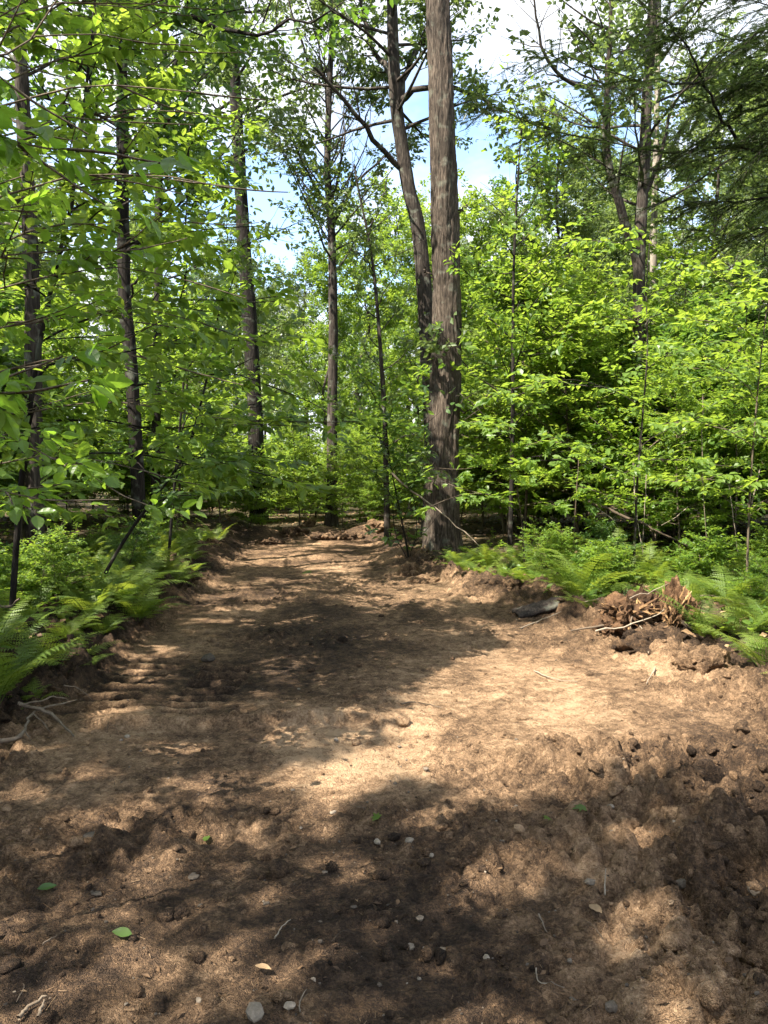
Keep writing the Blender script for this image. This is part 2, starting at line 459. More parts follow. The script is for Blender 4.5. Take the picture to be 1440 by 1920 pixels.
# ------------------------------------------------------------------ the lie of the land
_TY = [-30, 0, 2, 4.5, 5.6, 9.6, 12.1, 16.5, 20, 26]
_TL = [-2.9, -2.7, -2.6, -2.45, -2.35, -2.75, -2.9, -3.1, -3.5, -4.5]
_RY = [-30, 0, 2, 4.5, 5.8, 7.2, 8.0, 10, 11.5, 13.6, 16.5, 20, 26]
_RL = [3.6, 3.5, 3.4, 3.05, 2.70, 2.60, 2.3, 1.7, 1.0, .25, .1, .1, -.6]
def track_d(x, y):
    """distance outside the track's edge (negative within), and which side"""
    w = .16 * fbm(x * .9, y * .9, 3, 40)
    dl = np.interp(y, _TY, _TL) - x
    dr = x - np.interp(y, _RY, _RL)
    de = (y - 18.6 - .25 * noise2(x * .8, y * .1, 3)) * .9
    return dl + w, dr + w * 1.6, de + w
def rough_zone(x, y):
    """how cloddy the soil lies"""
    dl, dr, de = track_d(x, y)
    r = .17 + .36 * fbm(x * .55, y * .45, 3, 21)
    r = r + 1.15 * sstep(.5, 1.6, x + .3 * noise2(x, y, 22)) * sstep(5.0, 4.0, y) + .6 * sstep(-.9, .2, dr) + .8 * sstep(-.5, .1, dl)
    r = r + .12 * sstep(-.6, -1.5, x) * sstep(3.9, 2.4, y)
    scrape = sstep(-2.0, -1.6, x) * sstep(.5, -.1, x) * sstep(3.4, 3.8, y) * sstep(4.86, 4.80, y)
    r = r * (1 - .8 * scrape)
    cle = sstep(-2.3, -2.15, x) * sstep(-.98, -1.1, x) * sstep(4.8, 5.0, y) * sstep(7.4, 6.8, y)
    r = r * (1 - .88 * cle)
    smooth = np.exp(-(((x - .7) / 1.1) ** 2 + ((y - 4.9) / .7) ** 2))
    r = r * (1 - .45 * smooth)
    smooth2 = np.exp(-(((x + .55) / .30) ** 2 + ((y - 2.5) / .6) ** 2))
    r = r * (1 - .75 * smooth2)
    return np.clip(r, .06, 1.5)
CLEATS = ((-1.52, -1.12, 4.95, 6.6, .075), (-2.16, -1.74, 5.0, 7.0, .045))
def height(x, y, fine=True):
    x = np.asarray(x, float); y = np.asarray(y, float)
    dl, dr, de = track_d(x, y)
    big = .10 * fbm(x * .13, y * .13, 3, 5)
    bankl = .22 * sstep(-.10, .50, dl) + .06 * np.exp(-((dl - .35) / .3) ** 2)
    bankr = .10 * sstep(.0, .9, dr) + .14 * np.exp(-((dr - .10) / .38) ** 2) * (.55 + .9 * noise2(x * .8, y * .8, 9)) * sstep(4.2, 6.0, y)
    berm = .30 * np.exp(-((de - .45) / .5) ** 2) * sstep(.7, -.6, dl) * sstep(.9, -.2, dr) * (.75 + .6 * noise2(x * 1.3, y * 1.3, 12)) + .12 * sstep(0, 1.5, de)
    z = bankl + bankr + berm
    off = np.maximum(np.maximum(dl, dr), de)
    z = z + big * sstep(.3, 4, off)
    z = z + .022 * fbm(x * .9, y * .7, 3, 31)
    # wheel hollows
    z = z - .035 * np.exp(-((x + 1.25 + .03 * y) / .38) ** 2) * sstep(5.0, 5.6, y) * sstep(18, 14, y) - .03 * np.exp(-((x - .75 + .085 * y) / .4) ** 2) * sstep(6, 8, y) * sstep(18, 14, y)
    # the lip where the blade was lifted
    lip = 4.82 + .03 * noise2(x * 2.2, y * .1, 50)
    z = z + .07 * sstep(lip - .02, lip + .03, y) * np.exp(-np.maximum(y - lip, 0) / .5) * sstep(-2.1, -1.7, x) * sstep(.3, -.1, x)
    # cleat prints left by crawler tracks
    for (x0, x1, ya, yb, dep) in CLEATS:
        m = sstep(x0 - .02, x0 + .02, x + .04 * noise2(x * 3, y * 3, 61)) * sstep(x1 + .02, x1 - .02, x + .05 * noise2(x * 2, y * 4, 62)) * sstep(ya, ya + .1, y) * sstep(yb, yb - .2, y)
        ph = np.mod((y + .02 * noise2(x * 3, y * 2, 63)) / .225, 1) - .5
        z = z + m * dep * (np.exp(-(ph / .17) ** 4) - .62) * (.75 + .45 * noise2(x * 1.5, y * 1.1, 64))
    if fine:
        r = rough_zone(x, y)
        near = sstep(22, 10, y) * sstep(2.5, .6, off)
        cl = lumps(x * 4.2, y * 4.2, 1) * sstep(.35, .9, r + .4 * noise2(x * 1.7, y * 1.7, 70)) * .13
        cm = lumps(x * 10, y * 10, 2) * sstep(.2, .8, r + .35 * noise2(x * 2.7, y * 2.7, 71)) * .075
        cs = lumps(x * 24, y * 24, 3) * sstep(.05, .55, r + .3 * noise2(x * 4, y * 4, 72)) * .038
        z = z + near * (cl + cm + cs + (.35 + r) * .022 * fbm(x * 14, y * 14, 3, 75) + r * .035 * fbm(x * 3.1, y * 3.1, 3, 78))
    return z
def soil_tint(x, y):
    """0 dark humus .. 1 dry sand: soils turned over by the blade, plus painted shade in the cleat prints"""
    dl, dr, de = track_d(x, y)
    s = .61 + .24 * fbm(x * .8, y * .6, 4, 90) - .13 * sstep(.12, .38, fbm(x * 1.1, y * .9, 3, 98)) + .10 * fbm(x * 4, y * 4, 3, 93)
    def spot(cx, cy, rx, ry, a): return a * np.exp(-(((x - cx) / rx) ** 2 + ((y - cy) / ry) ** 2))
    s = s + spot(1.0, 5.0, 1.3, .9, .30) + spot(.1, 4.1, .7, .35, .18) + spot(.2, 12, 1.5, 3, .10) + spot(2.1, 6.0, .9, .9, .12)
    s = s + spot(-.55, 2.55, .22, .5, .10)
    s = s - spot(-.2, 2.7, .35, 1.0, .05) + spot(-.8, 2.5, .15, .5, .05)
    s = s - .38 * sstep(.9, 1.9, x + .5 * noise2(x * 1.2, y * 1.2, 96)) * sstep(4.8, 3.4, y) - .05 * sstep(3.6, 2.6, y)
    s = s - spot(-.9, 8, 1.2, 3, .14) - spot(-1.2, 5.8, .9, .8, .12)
    for (x0, x1, ya, yb, dep) in CLEATS:   # shade of the prints painted into the tint: dark slots, paler ridges
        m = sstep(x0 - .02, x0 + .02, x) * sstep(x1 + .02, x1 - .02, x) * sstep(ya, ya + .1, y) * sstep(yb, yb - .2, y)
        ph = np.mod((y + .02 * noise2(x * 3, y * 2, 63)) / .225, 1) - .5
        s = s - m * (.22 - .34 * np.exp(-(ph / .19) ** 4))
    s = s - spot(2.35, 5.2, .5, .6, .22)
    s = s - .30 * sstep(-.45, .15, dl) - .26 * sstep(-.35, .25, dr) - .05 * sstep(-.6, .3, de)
    return np.clip(s, .05, 1)

def build_ground():
    xs = np.concatenate([-np.geomspace(160, 4.0, 60)[:-1], np.linspace(-4.0, -2.8, 40)[:-1], np.arange(-2.8, 3.2, .0142), np.linspace(3.21, 4.6, 40), np.geomspace(4.6, 160, 60)[1:]])
    ys = [1.35]
    while ys[-1] < 19.5: ys.append(ys[-1] + max(.0116, (.0048 if ys[-1] < 8 else .0072) * ys[-1]))
    ys = np.concatenate([-np.geomspace(60, 1.2, 34), np.linspace(-1.1, 1.33, 50), np.array(ys), np.geomspace(19.8, 260, 56)])
    X, Y = np.meshgrid(xs, ys)
    Z = height(X, Y)
    dl, dr, de = track_d(X, Y)
    off = np.maximum(np.maximum(dl, dr), de)
    ny, nx = X.shape
    V = np.stack([X, Y, Z], -1).reshape(-1, 3)
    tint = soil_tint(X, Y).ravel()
    ftint = np.clip(.45 + .4 * fbm(X * .8, Y * .8, 3, 14), 0, 1).ravel()
    i = np.arange(ny - 1)[:, None] * nx; j = np.arange(nx - 1)[None]
    q = np.stack([i + j, i + j + 1, i + nx + j + 1, i + nx + j], -1).reshape(-1, 4)
    lim = .62 + .2 * noise2(X * 2, Y * 2, 44)
    o = (off - lim)[:-1, :-1].ravel()
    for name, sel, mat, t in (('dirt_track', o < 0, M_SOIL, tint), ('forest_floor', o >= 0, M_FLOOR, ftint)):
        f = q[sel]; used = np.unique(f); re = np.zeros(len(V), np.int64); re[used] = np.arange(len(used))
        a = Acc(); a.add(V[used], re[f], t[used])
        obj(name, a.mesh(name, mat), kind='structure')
build_ground()
print('ground', round(time.time() - T0, 1))

# ------------------------------------------------------------------ where the sun comes through the leaves
K_SH = TO_SUN[:2] / TO_SUN[2]
def poly_px(pts): return [tuple(G(px, py)[:2]) for px, py in pts]
GAPS = [poly_px(q) for q in (
    [(470, 1462), (560, 1440), (640, 1425), (700, 1400), (735, 1350), (752, 1290), (840, 1235), (930, 1215), (960, 1170), (1040, 1165), (1150, 1190), (1300, 1215), (1440, 1240), (1560, 1330), (1560, 1490), (1440, 1490), (1270, 1470), (1130, 1510), (1000, 1490), (880, 1525), (790, 1440), (700, 1462), (560, 1490)],
    [(780, 1740), (850, 1625), (950, 1640), (990, 1720), (920, 1815), (810, 1810)],
    [(1095, 1735), (1170, 1670), (1270, 1710), (1290, 1810), (1180, 1830)],
    [(920, 1590), (1020, 1580), (1040, 1670), (950, 1690)],
    [(100, 1535), (200, 1495), (310, 1485), (330, 1545), (220, 1575)],
    [(-20, 1495), (50, 1455), (130, 1465), (80, 1520)],
    [(510, 1280), (600, 1262), (680, 1270), (620, 1295)],
    [(420, 1052), (560, 1035), (720, 1040), (700, 1055), (520, 1062)],
    [(520, 1085), (640, 1068), (730, 1075), (800, 1100), (700, 1105), (600, 1100)],
    [(640, 1125), (780, 1110), (900, 1130), (860, 1150), (720, 1145)],
    [(560, 1210), (610, 1200), (640, 1215), (590, 1225)],
)]
def sun_gap(C, rng, only=False):
    """which leaves hang where the photographed light falls through"""
    gx = C[:, 0] - K_SH[0] * C[:, 2]; gy = C[:, 1] - K_SH[1] * C[:, 2]
    wx = gx + .10 * fbm(gx * 3.1, gy * 3.1, 2, 80); wy = gy + .10 * fbm(gx * 3.1 + 9, gy * 3.1, 2, 81)
    wx = wx + rng.normal(0, .05, len(C)); wy = wy + rng.normal(0, .05, len(C))
    g = np.zeros(len(C), bool)
    for q in (GAPS[:1] if only else GAPS): g |= in_poly(wx, wy, q)
    if only: return g
    nz = fbm(gx * .45, gy * .45, 3, 84)
    right = (wx > 2.2) & (wy > 6.0) & (wy < 40)
    g |= right & (nz + rng.normal(0, .12, len(C)) > -.02)
    far = (wy > 17) & (wx > -9)
    g |= far & (nz > .0)
    fg = (wy < 4.6) & (wy > 1.0) & (wx > -3)
    g |= fg & (fbm(gx * 2.6, gy * 2.6, 3, 87) + rng.normal(0, .06, len(C)) > .27 + .10 * sstep(.4, 1.2, gx))
    mid = (wy > 4.6) & (wy < 17) & (wx > -2.6) & (wx < 2.2)
    g |= mid & (fbm(gx * 1.1, gy * 1.6, 3, 88) + rng.normal(0, .08, len(C)) > .20)
    left = (wx < -2.4) & (wy > 3.5) & (nz > .34)
    g |= left
    return g

# ------------------------------------------------------------------ trees
def limb_line(rng, p, d, length, n=6, lift=.25, wander=.18):
    pts = [np.asarray(p, float)]; d = unit(d)
    st = length / n
    for k in range(n):
        d = unit(d + np.array([0, 0, lift / n]) + rng.normal(0, wander, 3) * np.array([1, 1, .6]) / math.sqrt(n))
        pts.append(pts[-1] + d * st)
    return np.array(pts)
def sample(pts, t):
    s = np.asarray(t) * (len(pts) - 1); k = np.clip(s.astype(int), 0, len(pts) - 2); f = (s - k)[:, None]
    return pts[k] * (1 - f) + pts[k + 1] * f, unit(pts[k + 1] - pts[k])
def twig_leaves(rng, acc, P0, D, Ln, per, size, tm, tint0, mat=0, flat=.55, cull=None, droop=.25, aspect=.55, wood=None, woodr=.0035, spread=.35):
    """leaves set alternately along many twigs at once"""
    n = len(P0)
    if n == 0: return 0
    P1 = P0 + D * Ln[:, None]
    keep_t = np.ones(n, bool)
    if cull is not None: keep_t = ~cull(.5 * (P0 + P1))
    if wood is not None: sticks(acc, P0[keep_t], P1[keep_t], woodr, woodr * .4, .4, wood)
    k = np.arange(per)[None]; t = (k + .5 + rng.uniform(-.3, .3, (n, per))) / per
    C = P0[:, None] + D[:, None] * (Ln[:, None] * t)[..., None]
    up = unit(np.array([0, 0, 1.0]) + rng.normal(0, flat, (n, 1, 3)) + rng.normal(0, spread, (n, per, 3)))
    S = unit(np.cross(np.broadcast_to(D[:, None], C.shape), up))
    sg = np.where((k % 2) == 0, 1.0, -1.0)[..., None]
    A = unit(S * sg + D[:, None] * rng.uniform(.4, 1.1, (n, per, 1)) + rng.normal(0, .25, C.shape) - np.array([0, 0, 1.0]) * droop * rng.uniform(.2, 1.6, (n, per, 1)))
    L = size * rng.uniform(.65, 1.2, (n, per))
    tw = rng.normal(0, .13, (n, 1)); tint = np.clip(tint0 + tw + rng.normal(0, .12, (n, per)), 0, 1)
    C = C.reshape(-1, 3) + A.reshape(-1, 3) * .012; A = A.reshape(-1, 3); N = up.reshape(-1, 3); L = L.ravel(); tint = tint.ravel()
    if cull is not None:
        ok = ~cull(C + A * L[:, None] * .5); C, A, N, L, tint = C[ok], A[ok], N[ok], L[ok], tint[ok]
    leaves(acc, C, A, N, L, L * aspect * rng.uniform(.85, 1.15, len(L)), tm, tint, mat)
    return len(C)
def crown_from_limbs(rng, accw, accl, limbs, size, tm, tint, per_sec=9, twigs=6, per=8, twl=.45, flat=.6, cull=None, wood_side=4, seclen=.38, start=.25, droop=.25, aspect=.6, twigwood=None, spread=.35, planar=.0):
    """secondary branches, twigs and leaves on primary limbs [(pts, radius)]"""
    tP, tD, tL = [], [], []
    for pts, r in limbs:
        nb = max(2, int(len(pts) * .9)); b, tn = sample(pts, rng.uniform(start, .98, nb)); tP.append(b); tD.append(unit(tn * .7 + rng.normal(0, .45, (nb, 3)))); tL.append(twl * rng.uniform(.4, .9, nb))
        Lp = np.linalg.norm(np.diff(pts, axis=0), axis=1).sum()
        ns = max(2, int(per_sec * (.5 + Lp / 4.0))) if per_sec > 3 else per_sec
        ts = np.sort(rng.uniform(start, 1, ns)); ts[-1] = 1.0
        B, Tn = sample(pts, ts)
        for k in range(ns):
            side = unit(np.cross(Tn[k], [0, 0, 1.0]) + 1e-6) * (1 if k % 2 else -1)
            d = unit(side * rng.uniform(.6, 1.2) + Tn[k] * rng.uniform(.5, 1.1) + np.array([0, 0, 1]) * rng.normal(.12 * (1 - planar), .38 * (1 - planar) + .05))
            if k == ns - 1: d = Tn[k]
            ln = Lp * seclen * rng.uniform(.55, 1.15) * (1.15 - .75 * ts[k]) + .25
            sp = limb_line(rng, B[k], d, ln, 4, .15 * (1 - planar), .25 * (1 - .6 * planar))
            if accw is not None:
                v, f = tube(sp, np.linspace(max(r * .33 * (1.1 - .7 * ts[k]), .006), .003, 5), wood_side); accw.add(v, f, .5)
            nt = max(2, int(twigs * (.5 + ln / 1.6)))
            tt = rng.uniform(.12, 1, nt); tt[-1] = .98
            b, tn = sample(sp, tt)
            sd = unit(np.cross(tn, np.array([0, 0, 1.0])) + 1e-6) * np.where(np.arange(nt) % 2, 1, -1)[:, None]
            dd = unit(sd * rng.uniform(.5, 1.1, (nt, 1)) + tn * rng.uniform(.4, 1, (nt, 1)) + rng.normal(0, .30 * (1 - planar) + .06, (nt, 3)))
            tP.append(b); tD.append(dd); tL.append(twl * rng.uniform(.5, 1.25, nt))
    return twig_leaves(rng, accl, np.concatenate(tP), np.concatenate(tD), np.concatenate(tL), per, size, tm, tint, 0, flat, cull, droop, aspect, twigwood, spread=spread)

SKY_WINDOWS = [[(868, -40), (1070, -40), (1052, 120), (1046, 250), (960, 236), (905, 150)], [(455, 300), (545, 270), (560, 420), (535, 520), (470, 520)]]
def crown_opening(C, rng):
    f = C[:, 1] * CP - (C[:, 2] - CAM_H) * SP; u = C[:, 1] * SP + (C[:, 2] - CAM_H) * CP
    px = 720 + 1440 * C[:, 0] / f; py = 960 - 1440 * u / f
    g = np.zeros(len(C), bool)
    for q in SKY_WINDOWS: g |= in_poly(px + rng.normal(0, 12, len(C)), py + rng.normal(0, 12, len(C)), q)
    return g & (rng.random(len(C)) < .7) & (C[:, 1] > 5)
TRUNK_VIEWS = [([(210, 120), (222, 560), (232, 700), (242, 900), (246, 1080), (286, 1080), (280, 760), (268, 640), (254, 540), (246, 120)], 13), ([(430, 100), (446, 420), (462, 650), (474, 985), (500, 985), (492, 650), (472, 420), (450, 100)], 23),
               ([(46, 420), (50, 1000), (80, 1000), (74, 420)], 10.5), ([(608, 500), (610, 985), (634, 985), (636, 500)], 21), ([(806, 480), (806, 1040), (858, 1040), (858, 480)], 14.4)]
def trunk_view(C, rng, p=.93):
    f = C[:, 1] * CP - (C[:, 2] - CAM_H) * SP; u = C[:, 1] * SP + (C[:, 2] - CAM_H) * CP
    px = 720 + 1440 * C[:, 0] / f; py = 960 - 1440 * u / f
    g = np.zeros(len(C), bool)
    for q, far in TRUNK_VIEWS: g |= in_poly(px + rng.normal(0, 5, len(C)), py, q) & (C[:, 1] < far)
    return g & (rng.random(len(C)) < p)
def hero_tree(name, label, cat, Y, px, r0, r1, bark, seed, extra_top=None, limbs=(), prim=(18, .55, 1.0, 3.2), leafm=None, leaf=(.13, .5), tm=FAR,
              sides=20, furrow=0.0, ring=.12, per_sec=8, twigs=6, per=9, cull=True, group=None, flare=.45, elev=(.15, .9), barelimb=.0, pts=None):
    """a tree whose stem follows points taken from the photograph at its own distance"""
    rng = np.random.default_rng(seed)
    line = [P(x, y, Y) for x, y in px] if pts is None else [np.asarray(p, float) for p in pts]
    if extra_top is not None:
        line.append(line[-1] + np.asarray(extra_top, float))
    base = line[0].copy(); base[2] = float(height(base[0], base[1], False)) - .08
    line[0] = base
    line = np.array(line)
    Ltot = np.linalg.norm(np.diff(line, axis=0), axis=1).sum()
    sp = smooth_line(line, max(10, int(Ltot / ring)))
    s = np.linspace(0, 1, len(sp))
    sp[:, 1] += .12 * np.sin(s * 5 + seed) * s
    h = s * Ltot
    rad = r0 + (r1 - r0) * s
    rad = rad * (1 + flare * np.exp(-h / (1.6 * r0 + .12)))
    rad[-1] = min(rad[-1], .02)
    W = Acc(); Lf = Acc()
    v, f = tube(sp, rad, sides, .12, seed, furrow=furrow); W.add(v, f, .5)
    prims = []
    for spec in limbs:
        q = [P(x, y, Y + dy) for x, y, dy in spec['px']]
        lp = smooth_line(q, 14)
        lp[1:-1] += rng.normal(0, .03, (12, 3))
        v, f = tube(lp, np.linspace(spec['r'], spec.get('r1', .012), 14) , 8, .1, seed + 3); W.add(v, f, .5)
        if spec.get('leaf', True): prims.append((lp, spec['r']))
    npr, ta, tb, ln = prim
    for k in range(npr):
        t = ta + (tb - ta) * ((k + rng.uniform(.1, .9)) / max(npr, 1))
        b, tn = sample(sp, np.array([t])); b = b[0]
        az = k * 2.39996 + rng.normal(0, .4)
        u = (t - ta) / max(tb - ta, 1e-3)
        el = elev[0] + (elev[1] - elev[0]) * u + rng.normal(0, .15)
        d = np.array([math.cos(az) * math.cos(el), math.sin(az) * math.cos(el), math.sin(el)])
        l = ln * rng.uniform(.65, 1.2) * (1.05 - .55 * u)
        lp = limb_line(rng, b, d, l, 7, .35, .3)
        rr = max(.30 * (r0 + (r1 - r0) * t), .014)
        v, f = tube(lp, np.linspace(rr, .006, 8), 6); W.add(v, f, .5)
        prims.append((lp, rr))
    cf = (lambda C: sun_gap(C, rng) | crown_opening(C, rng)) if cull else None
    crown_from_limbs(rng, W, Lf, prims, leaf[0] * 1.12, tm, leaf[1], per_sec, twigs, per, cull=cf)
    root = thing(name, label, cat, base, group)
    obj('trunk', W.mesh(name + '_trunk', bark, origin=base), root)
    if Lf.n: obj('crown', Lf.mesh(name + '_crown', leafm or M_LCAN, False, origin=base), root)
    return root

hero_tree('oak_tree', 'thick straight oak trunk with furrowed bark beside the right edge of the track', 'tree', 15,
          [(830, 1062), (829, 960), (832, 800), (838, 600), (834, 400), (828, 200), (822, 0), (816, -260)], .325, .12, M_OAK, 101, (-.3, .4, 7.5),
          prim=(14, .62, .98, 4.2), sides=96, furrow=.022, ring=.04, flare=.34, leaf=(.14, .5),
          limbs=[dict(px=[(836, 690, -.2), (820, 660, -.5), (806, 642, -.7), (800, 630, -.8)], r=.010, r1=.003), dict(px=[(840, 730, -.2), (850, 738, -.5), (868, 742, -.7), (882, 752, -.8)], r=.010, r1=.003),
                 dict(px=[(860, 760, 0), (880, 772, -.1), (905, 755, -.2), (925, 728, -.2)], r=.022, r1=.006, leaf=False), dict(px=[(858, 400, 0), (872, 392, 0), (880, 380, 0)], r=.02, r1=.008, leaf=False),
                 dict(px=[(812, 880, -.2), (800, 870, -.4), (785, 866, -.6)], r=.008, r1=.003), dict(px=[(812, 520, -.1), (800, 512, -.1), (796, 500, -.1)], r=.018, r1=.01, leaf=False)])
hero_tree('forked_tree', 'leaning forked tree with smooth grey trunk just behind the thick oak', 'tree', 19,
          [(812, 1015), (810, 800), (800, 600), (786, 440), (766, 350), (750, 255), (741, 180), (736, 60), (730, -120)], .235, .07, M_GREYBARK, 102, (-.2, .3, 5),
          limbs=[dict(px=[(742, 195, 0), (775, 172, -.3), (800, 158, -.5), (860, 166, -.8), (925, 200, -1), (990, 225, -1.2)], r=.085),
                 dict(px=[(744, 190, 0), (765, 140, .2), (785, 90, .3), (830, 30, .6), (880, -40, .8)], r=.10),
                 dict(px=[(762, 326, 0), (742, 306, -.1), (700, 262, -.6), (650, 192, -1.1), (596, 132, -1.5), (556, 50, -1.8), (540, -30, -2)], r=.075),
                 dict(px=[(738, 150, 0), (700, 90, .5), (680, 20, .8), (650, -60, 1)], r=.08)],
          prim=(38, .50, 1, 4.0), sides=30, ring=.10, leaf=(.14, .5), furrow=.008)
hero_tree('straight_tree', 'tall straight dark trunk at the left of the far end of the track', 'tree', 24,
          [(486, 990), (481, 850), (472, 660), (456, 430), (446, 250), (438, 100), (430, -120)], .245, .12, M_DARKBARK, 103, (-.2, .3, 7),
          limbs=[dict(px=[(443, 225, 0), (418, 210, -.4), (395, 195, -.8), (370, 170, -1.2)], r=.05),
                 dict(px=[(447, 240, 0), (470, 215, .3), (500, 205, .5), (540, 215, .8)], r=.045)],
          prim=(32, .50, 1, 4.4), sides=30, ring=.12, leaf=(.14, .5), furrow=.012)
hero_tree('slender_tree', 'slender tree with branches fanning upward, in the middle beyond the dirt berm', 'tree', 22,
          [(622, 1002), (623, 800), (625, 600), (621, 430), (614, 330), (616, 200), (622, 60)], .165, .05, M_GREYBARK, 104, (.1, .2, 3),
          limbs=[dict(px=[(625, 415, 0), (662, 350, .3), (702, 312, .5), (745, 270, .8)], r=.06),
                 dict(px=[(618, 400, 0), (590, 345, -.4), (560, 290, -.7), (530, 215, -1)], r=.05),
                 dict(px=[(619, 380, 0), (634, 330, .3), (643, 270, .6), (660, 190, .8)], r=.05)],
          prim=(52, .42, 1, 3.1), sides=20, ring=.14, leaf=(.14, .55), furrow=.006, elev=(.5, 1.0))
hero_tree('young_tree', 'thin crooked young tree between the slender tree and the forked tree', 'tree', 18,
          [(727, 1012), (722, 820), (713, 650), (702, 520), (689, 435), (672, 355)], .075, .02, M_GREYBARK, 105, (-.1, .1, .6),
          limbs=[dict(px=[(692, 440, 0), (706, 395, .2), (722, 365, .3), (726, 330, .4)], r=.022, leaf=False),
                 dict(px=[(700, 510, 0), (680, 480, -.2), (655, 470, -.4)], r=.02)],
          prim=(20, .25, .95, 1.4), sides=12, ring=.16, leaf=(.12, .6), per_sec=4, twigs=4, per=7)
hero_tree('dark_tree', 'dark slim trunk rising from the ferns on the left bank', 'tree', 13.2,
          [(264, 1075), (259, 920), (251, 770), (243, 650), (234, 570), (229, 420), (228, 300), (226, 150), (220, -60)], .118, .075, M_DARKBARK, 106, (-.2, .2, 5),
          limbs=[dict(px=[(226, 95, 0), (280, 42, -.4), (350, 32, -.8), (430, 57, -1.2), (500, 64, -1.5), (565, 42, -1.8), (620, 20, -2)], r=.055),
                 dict(px=[(229, 280, 0), (262, 262, .4), (300, 258, .8), (345, 275, 1.2)], r=.03),
                 dict(px=[(243, 560, 0), (270, 500, -.3), (310, 488, -.5)], r=.025)],
          prim=(32, .34, 1, 3.2), sides=22, ring=.09, leaf=(.135, .45), furrow=.008, leafm=M_LDARK)
hero_tree('grey_tree', 'grey upright trunk half hidden behind the dark slim tree', 'tree', 17,
          [(290, 1020), (292, 850), (294, 640), (296, 460), (298, 300), (304, 170), (312, 20)], .105, .05, M_DARKBARK, 107, (.1, .1, 4),
          limbs=[dict(px=[(302, 165, 0), (330, 115, .2), (352, 85, .4), (392, 45, .6), (430, 0, .8)], r=.06),
                 dict(px=[(300, 200, 0), (288, 140, .2), (280, 80, .3)], r=.05)],
          prim=(28, .36, 1, 3.0), sides=14, ring=.14, leaf=(.14, .5))
hero_tree('rough_tree', 'brown trunk at the left border behind a thin green sapling', 'tree', 11,
          [(66, 1105), (64, 900), (62, 720), (56, 450), (46, 230), (38, 0)], .125, .06, M_GREYBARK, 108, (-.2, .2, 5),
          prim=(28, .34, 1, 3.0), sides=22, ring=.09, leaf=(.135, .45), furrow=.008, leafm=M_LDARK)
hero_tree('split_tree', 'tree splitting into two stems above the bushes on the right', 'tree', 17,
          [(1196, 1020), (1198, 800), (1198, 600), (1198, 490), (1201, 400), (1207, 300), (1210, 200), (1219, 80), (1226, -80)], .165, .07, M_GREYBARK, 109, (.2, .2, 4),
          limbs=[dict(px=[(1197, 500, 0), (1177, 425, -.2), (1152, 352, -.4), (1139, 300, -.5), (1137, 210, -.6), (1143, 60, -.8), (1150, -60, -.9)], r=.115, r1=.03),
                 dict(px=[(1139, 225, -.6), (1112, 180, -.9), (1048, 146, -1.2), (1022, 100, -1.4), (1003, 20, -1.6), (990, -60, -1.8)], r=.055),
                 dict(px=[(1048, 146, -1.2), (1000, 128, -1.3), (965, 133, -1.4), (935, 105, -1.5)], r=.014, r1=.004, leaf=False),
                 dict(px=[(1202, 380, 0), (1235, 300, .4), (1260, 210, .7), (1300, 120, 1)], r=.06)],
          prim=(32, .42, 1, 3.2), sides=22, ring=.12, leaf=(.14, .55), furrow=.006)
hero_tree('pale_tree', 'pale bare trunk showing beside the split tree', 'tree', 23,
          [(1216, 1000), (1219, 800), (1222, 600), (1226, 400), (1232, 200), (1236, 40)], .12, .06, M_PALEBARK, 110, (.1, .1, 4),
          prim=(14, .6, 1, 3.0), sides=14, ring=.2, leaf=(.14, .5), per_sec=5)
hero_tree('pole_tree', 'thin pole of a young tree right of the thick oak', 'tree', 14,
          [(956, 1035), (960, 850), (962, 680), (964, 520), (970, 380), (976, 280)], .045, .014, M_DARKBARK, 111, (.05, .1, .6),
          prim=(26, .22, 1, 1.35), sides=10, ring=.16, leaf=(.115, .6), leafm=M_LUND, per_sec=4, twigs=4, per=7, tm=MID, elev=(.1, .6))
print('heroes', round(time.time() - T0, 1))

# ------------------------------------------------------------------ shared woodland kinds
def wood_tree(name, seed, h, r, ta, nprim, ln, leafsize, tint, bark, leafm, per_sec=7, twigs=5, per=8, elev=(.2, 1.0)):
    rng = np.random.default_rng(seed)
    pts = [np.array([0, 0, -.15])]
    for k in range(1, 7):
        pts.append(np.array([rng.normal(0, .18) * k * .4, rng.normal(0, .18) * k * .4, h * k / 6]))
    sp = smooth_line(pts, 26); s = np.linspace(0, 1, 26)
    rad = r * (1 - .88 * s) * (1 + .4 * np.exp(-s * h / .4))
    W, Lf = Acc(), Acc()
    v, f = tube(sp, rad, 12, .1, seed); W.add(v, f, .5)
    prims = []
    for k in range(nprim):
        u = (k + rng.uniform(.1, .9)) / nprim; t = ta + (1 - ta) * u
        b, _ = sample(sp, np.array([t])); az = k * 2.4 + rng.normal(0, .4)
        el = elev[0] + (elev[1] - elev[0]) * u + rng.normal(0, .15)
        d = np.array([math.cos(az) * math.cos(el), math.sin(az) * math.cos(el), math.sin(el)])
        l = ln * rng.uniform(.6, 1.2) * (1.05 - .6 * abs(u - .25) ** 1.2)
        lp = limb_line(rng, b[0], d, l, 6, .35, .3)
        v, f = tube(lp, np.linspace(max(r * .3 * (1 - .6 * t), .012), .006, 7), 5); W.add(v, f, .5)
        prims.append((lp, r * .3))
    crown_from_limbs(rng, W, Lf, prims, leafsize * 1.15, FAR, tint, per_sec + 1, twigs + 1, per + 1)
    return W.mesh(name + '_trunk', bark), Lf.mesh(name + '_crown', leafm, False)
def plant_meshes(parts, name, cat, src_name=None):
    r = thing(name, '', cat, (0, 0, -100))
    for n, me in parts: obj(n, me, r)
    return r
WOODS = []
